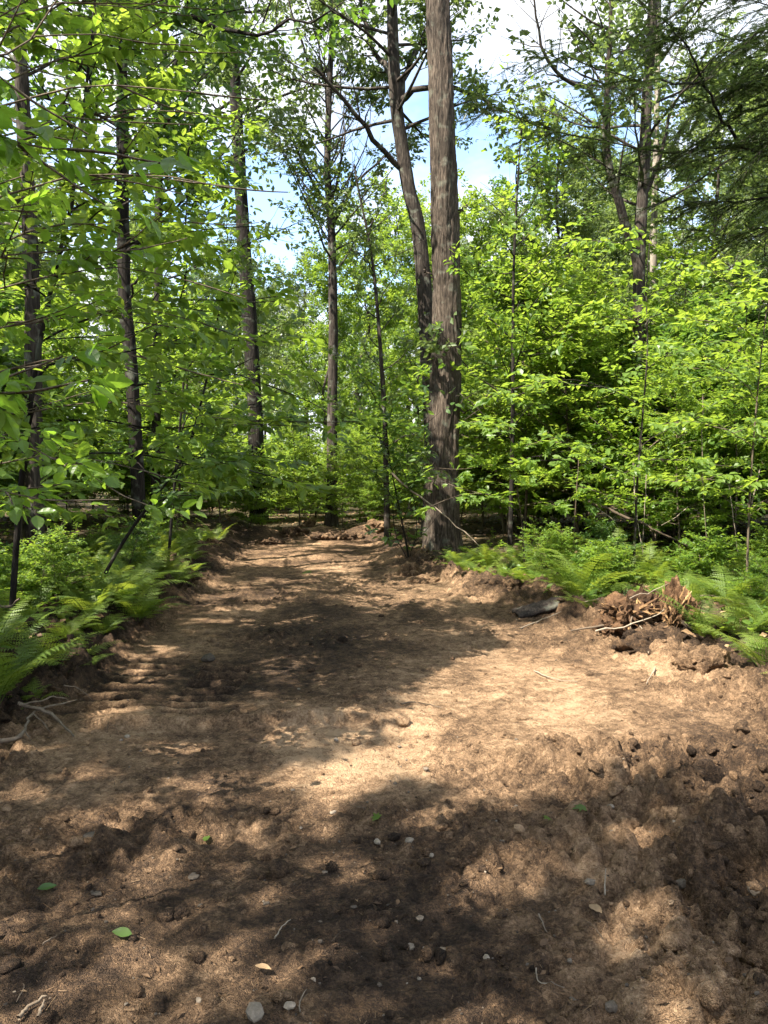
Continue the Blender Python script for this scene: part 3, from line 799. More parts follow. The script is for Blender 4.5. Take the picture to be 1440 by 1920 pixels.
for k, (h, ta, np_, ln, sz, tn, bk, lm) in enumerate([
        (19, .34, 34, 4.0, .17, .50, M_GREYBARK, M_LCAN), (16, .25, 34, 3.6, .16, .60, M_GREYBARK, M_LCAN), (21, .42, 32, 4.4, .18, .45, M_DARKBARK, M_LCAN),
        (13, .16, 34, 3.0, .15, .65, M_GREYBARK, M_LUND), (17, .30, 30, 3.4, .17, .40, M_DARKBARK, M_LDARK)]):
    a, b = wood_tree('wood%d' % k, 300 + k, h, .010 * h, ta, np_, ln, sz, tn, bk, lm)
    WOODS.append((a, b, h))
def where(x, y):
    px = 720 + 1440 * x / max(y, .5)
    for lim, w in ((-200, 'beyond the left border'), (150, 'by the left border'), (300, 'near the dark slim trunk'), (430, 'right of the dark slim trunk'), (540, 'by the tall straight trunk'), (660, 'by the slender tree'),
                   (780, 'left of the oak'), (900, 'behind the oak'), (1040, 'just right of the oak'), (1150, 'between the oak and the split tree'), (1280, 'around the split tree'), (1440, 'by the right border'), (9e9, 'beyond the right border')):
        if px < lim: return w
ROW = lambda y, a, b: 'front-row' if y < a else ('back-row' if y > b else 'middle-row')
LEAFK = ['oval-leaved', 'pale oval-leaved', 'twin-stemmed', 'maple', 'bushy', 'long-branched', 'dark-leaved', 'dark maple']
SIZE = lambda v, a, b: 'low' if v < a else ('tall' if v > b else 'middling')
def put_wood(k, x, y, hh, label, group, rng, name='forest_tree'):
    a, b, h = WOODS[k]
    s = hh / h
    r = thing(name, label, 'tree', (x, y, float(height(x, y, False)) - .05), group, rng.uniform(0, 6.28), (s * rng.uniform(.9, 1.1), s * rng.uniform(.9, 1.1), s))
    obj('trunk', a, r); obj('crown', b, r)
    return r
rng = np.random.default_rng(42)
# right-hand and far woods: (x, y, height, kind)
for (x, y, hh, k) in [(5.5, 24, 11.5, 1), (9.5, 22, 12.5, 0), (13, 19, 12.5, 4), (8, 29, 13, 2), (13.5, 27, 14.5, 0), (17.5, 24, 14, 1), (4.0, 32, 12, 3), (11, 36, 15.5, 0), (16, 33, 16, 2), (21, 30, 16, 1), (6.5, 40, 15, 4), (20, 40, 18, 0), (26, 36, 18, 2), (14, 46, 18, 1), (27, 48, 20, 0)]:
    put_wood(k, x, y, hh, '%s %s tree in the right-hand woods, %s' % (SIZE(hh, 13, 15.8), ROW(y, 25, 34), where(x, y)), 'trees in the woods on the right', rng)
for (x, y, hh, k) in [(-13, 17, 10, 4), (-13, 23, 10, 0), (-14, 29, 10, 3), (-16, 27, 14, 1), (-15, 34, 13, 0), (-20, 32, 16, 4), (-12, 39, 11, 3), (-20, 42, 17, 2), (-26, 38, 18, 0), (-17, 14, 13, 2)]:
    put_wood(k, x, y, hh, '%s %s tree in the left-hand woods, %s' % (SIZE(hh, 10.5, 14.5), ROW(y, 20, 30), where(x, y)), 'trees in the woods on the left', rng)
for (x, y, hh, k) in [(-1.0, 36, 12, 3), (-4.2, 41, 12.0, 1), (-2.4, 31, 9.5, 3), (-6.2, 33, 10.5, 1), (1.2, 29, 9.5, 3), (1.5, 44, 16, 3), (-7.5, 47, 12, 0), (-2.0, 52, 12.5, 4), (2.6, 34, 12, 3), (4.5, 54, 17, 1), (-3.5, 62, 14, 0), (-8.5, 60, 14, 2), (-13, 56, 16, 1), (0.5, 66, 16, 2), (7, 66, 20, 0), (12, 60, 20, 2), (-19, 58, 20, 0), (20, 60, 22, 4), (28, 64, 24, 1), (-28, 60, 24, 1), (34, 56, 24, 2), (-36, 56, 24, 4)]:
    put_wood(k, x, y, hh, '%s sunlit tree in the distant woods, %s' % (SIZE(hh, 12.2, 17), where(x, y)), 'distant trees past the end of the track', rng, 'distant_tree')
for i in range(46):
    a = (i + rng.uniform(.2, .8)) / 46 * 1.9 - .95
    d = rng.uniform(74, 105)
    put_wood(int(rng.integers(0, 5)), d * math.sin(a), d * math.cos(a), rng.uniform(13, 17) if abs(a) < .12 else rng.uniform(18, 24),
             'far tree at the very back of the woods, ' + where(d * math.sin(a), d * math.cos(a)), 'far trees closing the woods', rng, 'distant_tree')

# trees that shade the clearing from outside the picture
rng = np.random.default_rng(77)
SH = [(-4.5, -1.5, 13, .15), (-7.2, -3.2, 16, .18), (-2.6, -4.2, 13, .15), (-8.4, 1.6, 16, .18), (-5.8, 3.0, 12, .12), (-10.5, -1.2, 18, .2), (-4.6, -7, 17, .2), (-8.0, 6.0, 14, .14), (-.8, -8, 15, .17)]
for i, (x, y, hh, r) in enumerate(SH):
    hero_tree('canopy_tree', 'tall tree shading the track from beyond the left border', 'tree', 0, [], r, .04, M_GREYBARK, 500 + i, None,
              prim=(24, .32, .98, 3.8), leaf=(.15, .5), per_sec=6, twigs=5, per=8, sides=12, ring=.3, group='trees shading the track from outside the picture',
              pts=[(x, y, 0), (x + .1, y + .1, hh * .3), (x - .1, y + .15, hh * .65), (x + .1, y, hh)])
print('woods', round(time.time() - T0, 1))

# ------------------------------------------------------------------ saplings and bushes
def sapling_mesh(name, seed, h, nb, ln, size, tm, tint, leafm, t0=.20, per=8, twigs=6, stems=1, lean=.12, stemr=.012, elev=.22, aspect=.58):
    rng = np.random.default_rng(seed)
    W, Lf = Acc(), Acc()
    for sidx in range(stems):
        az = rng.uniform(0, 6.28); hh = h * (1 if sidx == 0 else rng.uniform(.55, .9))
        pts = [np.array([0, 0, -.08]) + rng.normal(0, .03, 3) * (sidx > 0) * np.array([1, 1, 0])]
        dirn = np.array([math.cos(az), math.sin(az), 0]) * lean * (1 if stems == 1 else 2.2)
        for k in range(1, 6):
            pts.append(pts[0] + dirn * hh * (k / 5) ** 1.3 + np.array([rng.normal(0, .03) * h * .3, rng.normal(0, .03) * h * .3, hh * k / 5]))
        sp = smooth_line(pts, 16)
        v, f = tube(sp, np.linspace(stemr * h ** .6, .004, 16), 6, .1, seed); W.add(v, f, .5)
        limbs = []
        n2 = max(4, nb // stems)
        for k in range(n2):
            u = (k + rng.uniform(.1, .9)) / n2; t = t0 + (1 - t0) * u
            b, _ = sample(sp, np.array([t])); a = k * 2.4 + rng.normal(0, .5)
            el = elev + .5 * u ** 2 + rng.normal(0, .12)
            d = np.array([math.cos(a) * math.cos(el), math.sin(a) * math.cos(el), math.sin(el)])
            l = ln * rng.uniform(.6, 1.2) * (1.1 - .8 * u) * (.55 + .45 * min(1, u / .2))
            lp = limb_line(rng, b[0], d, max(l, .2), 5, -.02, .2)
            v, f = tube(lp, np.linspace(stemr * .7, .003, 6), 4); W.add(v, f, .5)
            limbs.append((lp, stemr * .7))
        crown_from_limbs(rng, W, Lf, limbs, size, tm, tint, 6, twigs + 1, per, twl=.28, flat=.22, seclen=.42, start=.12, droop=.22, aspect=aspect, spread=.22, planar=.75, wood_side=3)
    return W.mesh(name + '_stem', M_TWIG), Lf.mesh(name + '_foliage', leafm, False)
SAPS = []
for k, (h, nb, ln, sz, tm, tn, lm, st) in enumerate([
        (5.2, 44, 1.6, .098, MID, .55, M_LUND, 1), (3.6, 36, 1.35, .096, MID, .62, M_LUND, 1), (2.3, 30, 1.05, .09, MID, .55, M_LUND, 2),
        (4.4, 36, 1.5, .125, MAPLE, .48, M_LUND, 1), (1.5, 26, .8, .10, MID, .55, M_LUND, 3), (6.4, 52, 1.8, .10, MID, .6, M_LUND, 1),
        (4.2, 44, 1.5, .125, MID, .42, M_LDARK, 1), (2.6, 28, 1.2, .125, MAPLE, .42, M_LDARK, 2)]):
    a, b = sapling_mesh('sap%d' % k, 700 + k, h, nb, ln, sz, tm, tn, lm, stems=st)
    SAPS.append((a, b, h))
def put_sap(k, x, y, hh, label, group, rng, name='sapling', cat='sapling'):
    a, b, h = SAPS[k]; s = hh / h
    r = thing(name, label, cat, (x, y, float(height(x, y, False)) - .02), group, rng.uniform(0, 6.28), s)
    obj('stem', a, r); obj('foliage', b, r)
    return r
rng = np.random.default_rng(43)
def scatter(rng, n, region, mind, tries=4000):
    pts = []
    for _ in range(tries):
        x, y = rng.uniform(region[0], region[1]), rng.uniform(region[2], region[3])
        dl, dr, de = track_d(x, y)
        if max(float(dl), float(dr), float(de)) < .75: continue
        if all((x - a) ** 2 + (y - b) ** 2 > mind ** 2 for a, b in pts): pts.append((x, y))
        if len(pts) >= n: break
    return pts
for x, y in scatter(rng, 46, (2.4, 15, 12.4, 22), 1.15):
    if x < 3.4 and y < 14: continue
    hh = rng.uniform(2.2, 4.2) if y < 14.5 else rng.uniform(3.5, 6.4)
    k = int(rng.choice([0, 1, 3, 5, 6, 2, 7, 0, 1])); put_sap(k, x, y, hh, '%s %s %s sapling in the right thicket, %s' % (SIZE(hh, 3.2, 4.8), ROW(y, 14.5, 18), LEAFK[k], where(x, y)), 'saplings in the right-hand thicket', rng)
for x, y in scatter(rng, 46, (-13, -4.0, 7.5, 22), 1.1):
    px = 720 + 1440 * x / y
    if y < 13.6 and px > 150 - 2000 / y: continue
    if y < 17 and 190 < px < 330: continue
    hh = rng.uniform(2.4, 5.4)
    k = int(rng.choice([6, 6, 3, 0, 7, 1])); put_sap(k, x, y, hh, '%s %s %s sapling in the left thicket, %s' % (SIZE(hh, 3.2, 4.4), ROW(y, 11, 16), LEAFK[k], where(x, y)), 'saplings in the left-hand thicket', rng)
for x, y in scatter(rng, 66, (-11, 4.5, 19.9, 36), 1.2):
    hh = rng.uniform(1.2, 3.4)
    put_sap(int(rng.choice([1, 2, 4, 0, 2])), x, y, hh, '%s sunlit bush beyond the end of the track, %s' % (SIZE(hh, 1.9, 2.8), where(x, y)), 'bushes beyond the end of the track', rng, 'bush', 'bush')
print('saplings', round(time.time() - T0, 1))

# ------------------------------------------------------------------ ferns
def fern_mesh(name, seed, nf, L, arch, tint):
    rng = np.random.default_rng(seed); a = Acc()
    for k in range(nf):
        az = k / nf * 6.283 + rng.normal(0, .3); l = L * rng.uniform(.7, 1.12)
        el = rng.uniform(.75, 1.25); pts = [np.zeros(3) - [0, 0, .03]]; n = 14
        for i in range(n):
            e = el - arch * (i / n) ** 1.5 * rng.uniform(.92, 1.08)
            pts.append(pts[-1] + np.array([math.cos(az) * math.cos(e), math.sin(az) * math.cos(e), math.sin(e)]) * l / n)
        pts = np.array(pts)
        v, f = tube(pts, np.linspace(.004, .0012, n + 1), 3); a.add(v, f, .25)
        fr = rng.normal(0, .22)
        m = 20; t = np.linspace(.20, .985, m)
        b, tn = sample(pts, t)
        nrm = unit(np.cross(np.cross(tn, [0, 0, 1.0]), tn))
        sd = unit(np.cross(tn, nrm))
        prof = np.minimum((t - .12) / .22, 1) ** .6 * (1 - t) ** .75 * 1.15 + .03
        for s in (-1, 1):
            A = unit(sd * s + tn * .35 - nrm * .12 + rng.normal(0, .05, (m, 3)))
            ll = l * .27 * prof * rng.uniform(.85, 1.1, m)
            leaves(a, b, A, nrm + rng.normal(0, .1, (m, 3)), ll, np.maximum(ll * .34, .018), PINNA, np.clip(tint + fr + .25 * t - .1, 0, 1))
    return a.mesh(name, M_FERN, False)
FERNS = [fern_mesh('fern%d' % k, 800 + k, nf, L, ar, tn) for k, (nf, L, ar, tn) in enumerate([(9, .85, 1.3, .5), (7, .75, 1.1, .6), (11, .95, 1.45, .45), (8, .65, 1.5, .55), (6, .8, .9, .65), (10, .7, 1.2, .5)])]
def put_fern(x, y, s, label, group, rng):
    o = obj('fern', FERNS[int(rng.integers(0, len(FERNS)))], None, (x, y, float(height(x, y, False)) - .01), label=label, category='fern', group=group)
    o.rotation_euler = (rng.normal(0, .1), rng.normal(0, .1), rng.uniform(0, 6.28)); o.scale = (s, s, s * rng.uniform(.85, 1.1))
    return o
rng = np.random.default_rng(44)
def fern_field(n, region, ok, label, group, smin, smax, mind):
    c = 0; pts = []
    for _ in range(9000):
        x, y = rng.uniform(region[0], region[1]), rng.uniform(region[2], region[3])
        if not ok(x, y): continue
        if any((x - a) ** 2 + (y - b) ** 2 < mind ** 2 for a, b in pts): continue
        pts.append((x, y)); put_fern(x, y, rng.uniform(smin, smax), label(x, y), group, rng); c += 1
        if c >= n: break
    return c
def out_r(x, y): return float(track_d(x, y)[1]) > .20 and not ((x - 2.75) ** 2 + (y - 7.6) ** 2 < .26)
def out_l(x, y): return float(track_d(x, y)[0]) > .24
n1 = fern_field(180, (1.2, 7.0, 5.2, 13.2), out_r, lambda x, y: ('fern by the torn stump' if (x - 2.7) ** 2 + (y - 7.7) ** 2 < 1.2 else 'front fern of the right-hand bed' if float(track_d(x, y)[1]) < 1.0 else 'fern deeper in the right-hand bed') + ', ' + where(x, y), 'ferns on the right of the track', .55, 1.05, .25)
n3 = fern_field(46, (-4.2, -2.2, 4.3, 13), lambda x, y: .04 < float(track_d(x, y)[0]) < .6, lambda x, y: 'small fern on the very edge of the left bank, ' + where(x, y), 'ferns on the left bank', .45, .8, .22)
n2 = fern_field(120, (-5.6, -2.5, 4.4, 15.5), out_l, lambda x, y: ('fern overhanging the left bank' if float(track_d(x, y)[0]) < .8 else 'fern further back on the left bank') + ', ' + where(x, y), 'ferns on the left bank', .5, .95, .25)
for k in range(30):
    right = k % 2 == 0
    for _ in range(200):
        x, y = (rng.uniform(1.2, 6), rng.uniform(6.5, 13)) if right else (rng.uniform(-5, -2.6), rng.uniform(5, 15))
        if (float(track_d(x, y)[1]) > .6 and (x - 2.7) ** 2 + (y - 7.6) ** 2 > 2.0 and not (y < 8.2 and x < 3.6)) if right else (float(track_d(x, y)[0]) > .4): break
    put_sap(int(rng.choice([4, 2, 7, 4])), x, y, rng.uniform(.4, .85), 'leafy seedling among the ferns on the %s, %s' % ('right' if right else 'left bank', where(x, y)), 'seedlings among the ferns', rng, 'seedling', 'seedling')
print('ferns', n1, n2, round(time.time() - T0, 1))

for i in range(56):
    a = (i + rng.uniform(.1, .9)) / 56 * 1.3 - .65
    d = rng.uniform(38, 66)
    put_sap(int(rng.choice([0, 1, 5, 3])), d * math.sin(a), d * math.cos(a), rng.uniform(3.5, 6.5), 'far bush between the distant trunks, ' + where(d * math.sin(a), d * math.cos(a)), 'far bushes between the trunks', rng, 'bush', 'bush')

# ------------------------------------------------------------------ saplings close to the track, their stems and sprays as photographed
def near_sapling(name, label, seed, stem, r, sprays, size, tm, leafm, tint=.5, per=8, twigs=6, twl=.30, per_sec=5, bark=None, aspect=.58, flat=.25, droop=.35, cat='sapling', seclen=.4):
    rng = np.random.default_rng(seed)
    W, Lf = Acc(), Acc()
    q = np.array([P(*p) for p in stem]); q[0, 2] = float(height(q[0, 0], q[0, 1], False)) - .05
    base = q[0].copy()
    sp = smooth_line(q, 24); v, f = tube(sp, np.linspace(r, r * .3, 24), 8, .12, seed); W.add(v, f, .5)
    limbs = []
    for pts in sprays:
        e = np.array([P(*p) for p in pts])
        k = np.argmin(np.linalg.norm(sp - e[0], axis=1))
        lp = smooth_line(np.vstack([sp[max(k - 1, 0)], e]), 9)
        lp[1:] += rng.normal(0, .012, (8, 3))
        v, f = tube(lp, np.linspace(r * .42, .0025, 9), 5); W.add(v, f, .5)
        limbs.append((lp, r * .4))
    crown_from_limbs(rng, W, Lf, limbs, size, tm, tint, per_sec, twigs, per, twl=twl, flat=flat, seclen=seclen, start=.15, droop=droop, aspect=aspect, spread=.28, planar=.7, wood_side=3, cull=lambda C: sun_gap(C, rng, True) | trunk_view(C, rng))
    root = thing(name, label, cat, base)
    obj('stem', W.mesh(name + '_stem', bark or M_TWIG, origin=base), root)
    obj('foliage', Lf.mesh(name + '_foliage', leafm, False, origin=base), root)
    return root
near_sapling('broad_leaf_sapling', 'sapling with big dark drooping leaves hanging in from the left border', 901,
    [(-330, 1600, 2.3), (-300, 1200, 2.3), (-260, 800, 2.3), (-220, 400, 2.35), (-200, 60, 2.4)], .014,
    [[(-220, 300, 2.35), (-60, 265, 2.3), (40, 262, 2.25), (130, 275, 2.2)], [(-240, 760, 2.3), (-100, 740, 2.2), (10, 745, 2.1)],
     [(-220, 180, 2.4), (-80, 150, 2.5), (20, 150, 2.6)]],
    .085, NEAR, M_LNEAR, .40, 7, 3, .16, 4, aspect=.5, droop=.6, seclen=.20)
near_sapling('beech_sapling', 'sapling reaching bright translucent leaf sprays in from the upper left', 902,
    [(-260, 1330, 3.9), (-230, 1000, 3.9), (-190, 700, 3.9), (-150, 380, 3.9), (-110, 60, 3.9), (-80, -200, 3.9)], .020,
    [[(-150, 260, 3.9), (20, 200, 3.8), (150, 160, 3.7), (260, 160, 3.7), (365, 172, 3.7)], [(-140, 150, 3.9), (0, 100, 4.0), (120, 60, 4.1), (250, 70, 4.2)],
     [(-160, 420, 3.9), (0, 370, 3.8), (150, 335, 3.7), (290, 325, 3.7), (410, 345, 3.7)], [(-150, 330, 4), (0, 260, 4.3), (120, 225, 4.6), (240, 230, 4.8)],
     [(-170, 540, 4), (0, 490, 4.2), (140, 470, 4.4), (260, 470, 4.6)], [(-180, 680, 4), (0, 620, 4.3), (130, 590, 4.6), (250, 600, 4.8)],
     [(-190, 850, 4), (0, 820, 4.1), (90, 850, 4.1), (190, 900, 4.0)], [(-190, 930, 3.9), (-20, 920, 3.6), (80, 945, 3.5)],
     [(-120, 60, 4), (20, -10, 4.3), (180, -30, 4.6)], [(-130, 100, 4), (40, 30, 4.4), (150, 0, 4.8), (300, 20, 5.2)]],
    .088, NEAR, M_LNEAR, .66, 8, 5, .24, 7, aspect=.55, droop=.4, seclen=.20)
near_sapling('crooked_sapling', 'thin bent sapling rising along the left border through layered leaves', 903,
    [(18, 1150, 6.6), (40, 900, 6.6), (72, 660, 6.6), (108, 490, 6.6), (132, 390, 6.6), (160, 180, 6.6), (182, -40, 6.6)], .030,
    [[(100, 520, 6.6), (200, 470, 6.3), (310, 440, 6.1), (420, 430, 6.0)], [(80, 640, 6.6), (190, 590, 6.2), (320, 560, 6), (450, 570, 5.8)],
     [(70, 690, 6.6), (180, 670, 6.8), (330, 640, 7), (480, 640, 7)], [(60, 760, 6.6), (160, 740, 6.3), (280, 720, 6.2), (400, 700, 6.1), (500, 720, 6)],
     [(55, 800, 6.6), (170, 790, 6.9), (300, 800, 7), (440, 790, 7.1), (545, 790, 7.1)], [(50, 860, 6.6), (160, 850, 6.2), (280, 850, 6), (400, 860, 5.9), (470, 880, 5.9)],
     [(130, 400, 6.6), (220, 360, 6.8), (320, 330, 7)], [(140, 330, 6.6), (80, 290, 6.3), (0, 270, 6.0)], [(150, 240, 6.6), (240, 180, 6.9), (330, 130, 7.1)],
     [(90, 560, 6.6), (20, 520, 6.2), (-60, 500, 6)], [(60, 760, 6.6), (0, 720, 6.4), (-80, 700, 6.2)], [(110, 480, 6.6), (180, 400, 6.2), (260, 360, 6)],
     [(165, 140, 6.6), (100, 90, 6.4), (20, 60, 6.2)], [(172, 60, 6.6), (260, 10, 6.8), (360, -20, 7)]],
    .11, MID, M_LUND, .55, 8, 7, .28, 7, aspect=.6, seclen=.34, bark=M_DARKBARK)
near_sapling('leaning_sapling', 'dark sapling leaning to the right out of the ferns on the left bank', 904,
    [(165, 1120, 8.2), (235, 1010, 8.2), (300, 920, 8.1), (345, 855, 8.0), (372, 775, 8.0), (400, 650, 8.0), (415, 540, 8.0)], .022,
    [[(330, 880, 8.1), (400, 850, 7.8), (470, 850, 7.6)], [(360, 810, 8), (430, 770, 7.8), (500, 760, 7.6), (548, 785, 7.5)], [(372, 770, 8), (320, 720, 8.3), (260, 700, 8.5)],
     [(390, 700, 8), (440, 650, 7.8), (490, 630, 7.7)], [(400, 640, 8), (350, 590, 8.2), (300, 570, 8.4)], [(410, 590, 8), (450, 540, 7.9), (480, 530, 7.8)],
     [(300, 920, 8.1), (260, 870, 8.4), (200, 850, 8.6)], [(280, 945, 8.1), (340, 930, 7.8), (400, 930, 7.6)]],
    .11, MID, M_LDARK, .45, 8, 5, .30, 5, aspect=.6, seclen=.34, bark=M_DARKBARK)
near_sapling('hazel_sapling', 'sapling with many overlapping bright leaves standing just outside the left border', 909,
    [(-75, 1260, 5.2), (-70, 1000, 5.2), (-60, 700, 5.2), (-40, 400, 5.2), (-20, 100, 5.2), (0, -120, 5.2)], .022,
    [[(-50, 420, 5.2), (80, 360, 5.0), (210, 330, 4.9), (330, 340, 4.8)], [(-45, 480, 5.2), (90, 430, 5.3), (230, 410, 5.4), (360, 420, 5.4)], [(-50, 560, 5.2), (80, 520, 5.0), (220, 500, 4.9), (350, 520, 4.8)],
     [(-58, 640, 5.2), (80, 600, 5.4), (220, 580, 5.5), (380, 600, 5.6)], [(-60, 720, 5.2), (70, 680, 5.0), (200, 660, 4.9), (330, 690, 4.8)], [(-62, 800, 5.2), (70, 770, 5.4), (200, 750, 5.6), (340, 770, 5.6)],
     [(-65, 890, 5.2), (50, 860, 5.1), (160, 860, 5.0), (260, 880, 5.0)], [(-66, 960, 5.2), (40, 950, 5.3), (150, 960, 5.3)], [(-30, 300, 5.2), (90, 240, 5.1), (210, 210, 5.0), (320, 215, 5.0)],
     [(-20, 180, 5.2), (90, 120, 5.3), (220, 90, 5.4), (340, 100, 5.4)], [(-10, 80, 5.2), (90, 20, 5.2), (200, 0, 5.2), (310, 10, 5.2)]],
    .092, MID, M_LUND, .66, 8, 6, .26, 6, aspect=.6, seclen=.28)
near_sapling('shade_sapling', 'upright sapling with layered sprays between the dark slim trunk and the tall straight one', 910,
    [(312, 1060, 10.5), (328, 900, 10.5), (345, 700, 10.5), (345, 540, 10.5), (350, 380, 10.5), (356, 230, 10.5)], .022,
    [[(350, 860, 10.5), (400, 830, 10.2), (450, 830, 10)], [(352, 780, 10.5), (410, 745, 10.2), (470, 740, 10)], [(352, 720, 10.5), (310, 690, 10.8), (280, 690, 11)], [(352, 690, 10.5), (400, 650, 10.3), (450, 640, 10.1)],
     [(348, 620, 10.5), (300, 590, 10.8), (270, 590, 11)], [(346, 580, 10.5), (400, 550, 10.2), (440, 545, 10)], [(346, 520, 10.5), (390, 480, 10.3), (425, 470, 10.1)], [(347, 470, 10.5), (300, 430, 10.7), (265, 430, 10.9)],
     [(349, 400, 10.5), (390, 360, 10.3), (420, 350, 10.1)], [(352, 330, 10.5), (310, 290, 10.7), (280, 285, 10.9)], [(354, 280, 10.5), (390, 245, 10.3), (415, 240, 10.2)]],
    .115, MID, M_LUND, .5, 8, 6, .28, 6, aspect=.6, seclen=.42, bark=M_DARKBARK)
near_sapling('maple_sapling', 'low maple sapling with sunlit lobed leaves just right of the oak trunk', 905,
    [(985, 1060, 11.6), (978, 980, 11.6), (970, 920, 11.5), (960, 860, 11.5), (955, 800, 11.5)], .014,
    [[(975, 960, 11.5), (930, 930, 11.2), (880, 925, 11.0), (835, 935, 10.9)], [(970, 920, 11.5), (1020, 890, 11.2), (1070, 880, 11)], [(965, 890, 11.5), (920, 870, 11.3), (870, 880, 11.1)],
     [(960, 850, 11.5), (1000, 830, 11.3), (1040, 830, 11.1)], [(956, 810, 11.5), (930, 790, 11.4), (900, 790, 11.2)], [(975, 950, 11.5), (1040, 940, 11.1), (1110, 935, 10.8)]],
    .15, MAPLE, M_LUND, .62, 7, 4, .25, 4, aspect=1.0, seclen=.3)
near_sapling('tall_sapling', 'sapling with sunlit layered sprays and a thin pale stem on the right', 906,
    [(1188, 1050, 10.8), (1195, 900, 10.8), (1205, 780, 10.8), (1214, 650, 10.8), (1212, 540, 10.8), (1220, 430, 10.8)], .020,
    [[(1200, 840, 10.8), (1260, 800, 10.4), (1330, 790, 10.1), (1400, 810, 9.9)], [(1206, 770, 10.8), (1140, 730, 10.4), (1070, 710, 10.1), (1000, 720, 10)],
     [(1212, 690, 10.8), (1280, 650, 10.4), (1350, 640, 10.2), (1430, 650, 10)], [(1213, 620, 10.8), (1150, 580, 10.5), (1090, 570, 10.3)], [(1213, 560, 10.8), (1280, 520, 10.5), (1340, 510, 10.4)],
     [(1216, 500, 10.8), (1170, 460, 10.6), (1120, 450, 10.5)], [(1196, 900, 10.8), (1130, 870, 10.5), (1060, 860, 10.2)], [(1198, 870, 10.8), (1260, 860, 10.5), (1330, 870, 10.2)],
     [(1210, 720, 10.8), (1270, 720, 11.2), (1340, 710, 11.5)], [(1213, 600, 10.8), (1270, 590, 11.2), (1320, 600, 11.4)]],
    .12, MID, M_LUND, .72, 8, 5, .28, 5, aspect=.6, seclen=.36, bark=M_GREYBARK)
near_sapling('border_sapling', 'bright green sapling leaning in at the right border above the ferns', 907,
    [(1400, 1080, 9.2), (1405, 950, 9.2), (1415, 800, 9.2), (1430, 640, 9.2), (1450, 500, 9.2)], .016,
    [[(1405, 930, 9.2), (1350, 900, 9), (1290, 900, 8.8)], [(1412, 840, 9.2), (1350, 800, 9), (1290, 790, 8.9)], [(1420, 750, 9.2), (1370, 700, 9), (1310, 690, 8.9)],
     [(1430, 650, 9.2), (1380, 610, 9), (1330, 600, 8.9)], [(1440, 570, 9.2), (1400, 540, 9), (1360, 530, 8.9)], [(1415, 820, 9.2), (1470, 790, 9), (1520, 780, 9)], [(1405, 960, 9.2), (1450, 930, 9), (1500, 930, 9)]],
    .115, MID, M_LUND, .75, 8, 5, .28, 5, aspect=.58, seclen=.34)
near_sapling('stem_cluster_shrub', 'shrub of thin crowded stems at the left foot of the oak', 908,
    [(768, 1062, 13.6), (758, 1000, 13.5), (744, 930, 13.4), (730, 860, 13.3), (722, 780, 13.2)], .020,
    [[(766, 1050, 13.6), (742, 1010, 13.7), (736, 950, 13.7), (728, 900, 13.6), (735, 840, 13.5)], [(766, 1045, 13.6), (782, 1000, 13.4), (776, 940, 13.3), (764, 880, 13.2), (768, 820, 13.1)], [(750, 990, 13.4), (770, 930, 13.3), (785, 870, 13.2), (800, 800, 13.1)], [(745, 950, 13.4), (715, 900, 13.2), (680, 870, 13)], [(735, 890, 13.4), (760, 840, 13.2), (790, 800, 13)],
     [(728, 840, 13.3), (690, 800, 13.1), (655, 790, 13)], [(724, 800, 13.3), (745, 750, 13.2), (770, 720, 13)], [(740, 920, 13.4), (790, 900, 13.0), (830, 900, 12.8)], [(722, 785, 13.2), (700, 740, 13.2), (680, 710, 13.1)]],
    .13, MID, M_LDARK, .5, 7, 5, .28, 5, aspect=.6, seclen=.34, bark=M_DARKBARK, cat='shrub')
print('near saplings', round(time.time() - T0, 1))

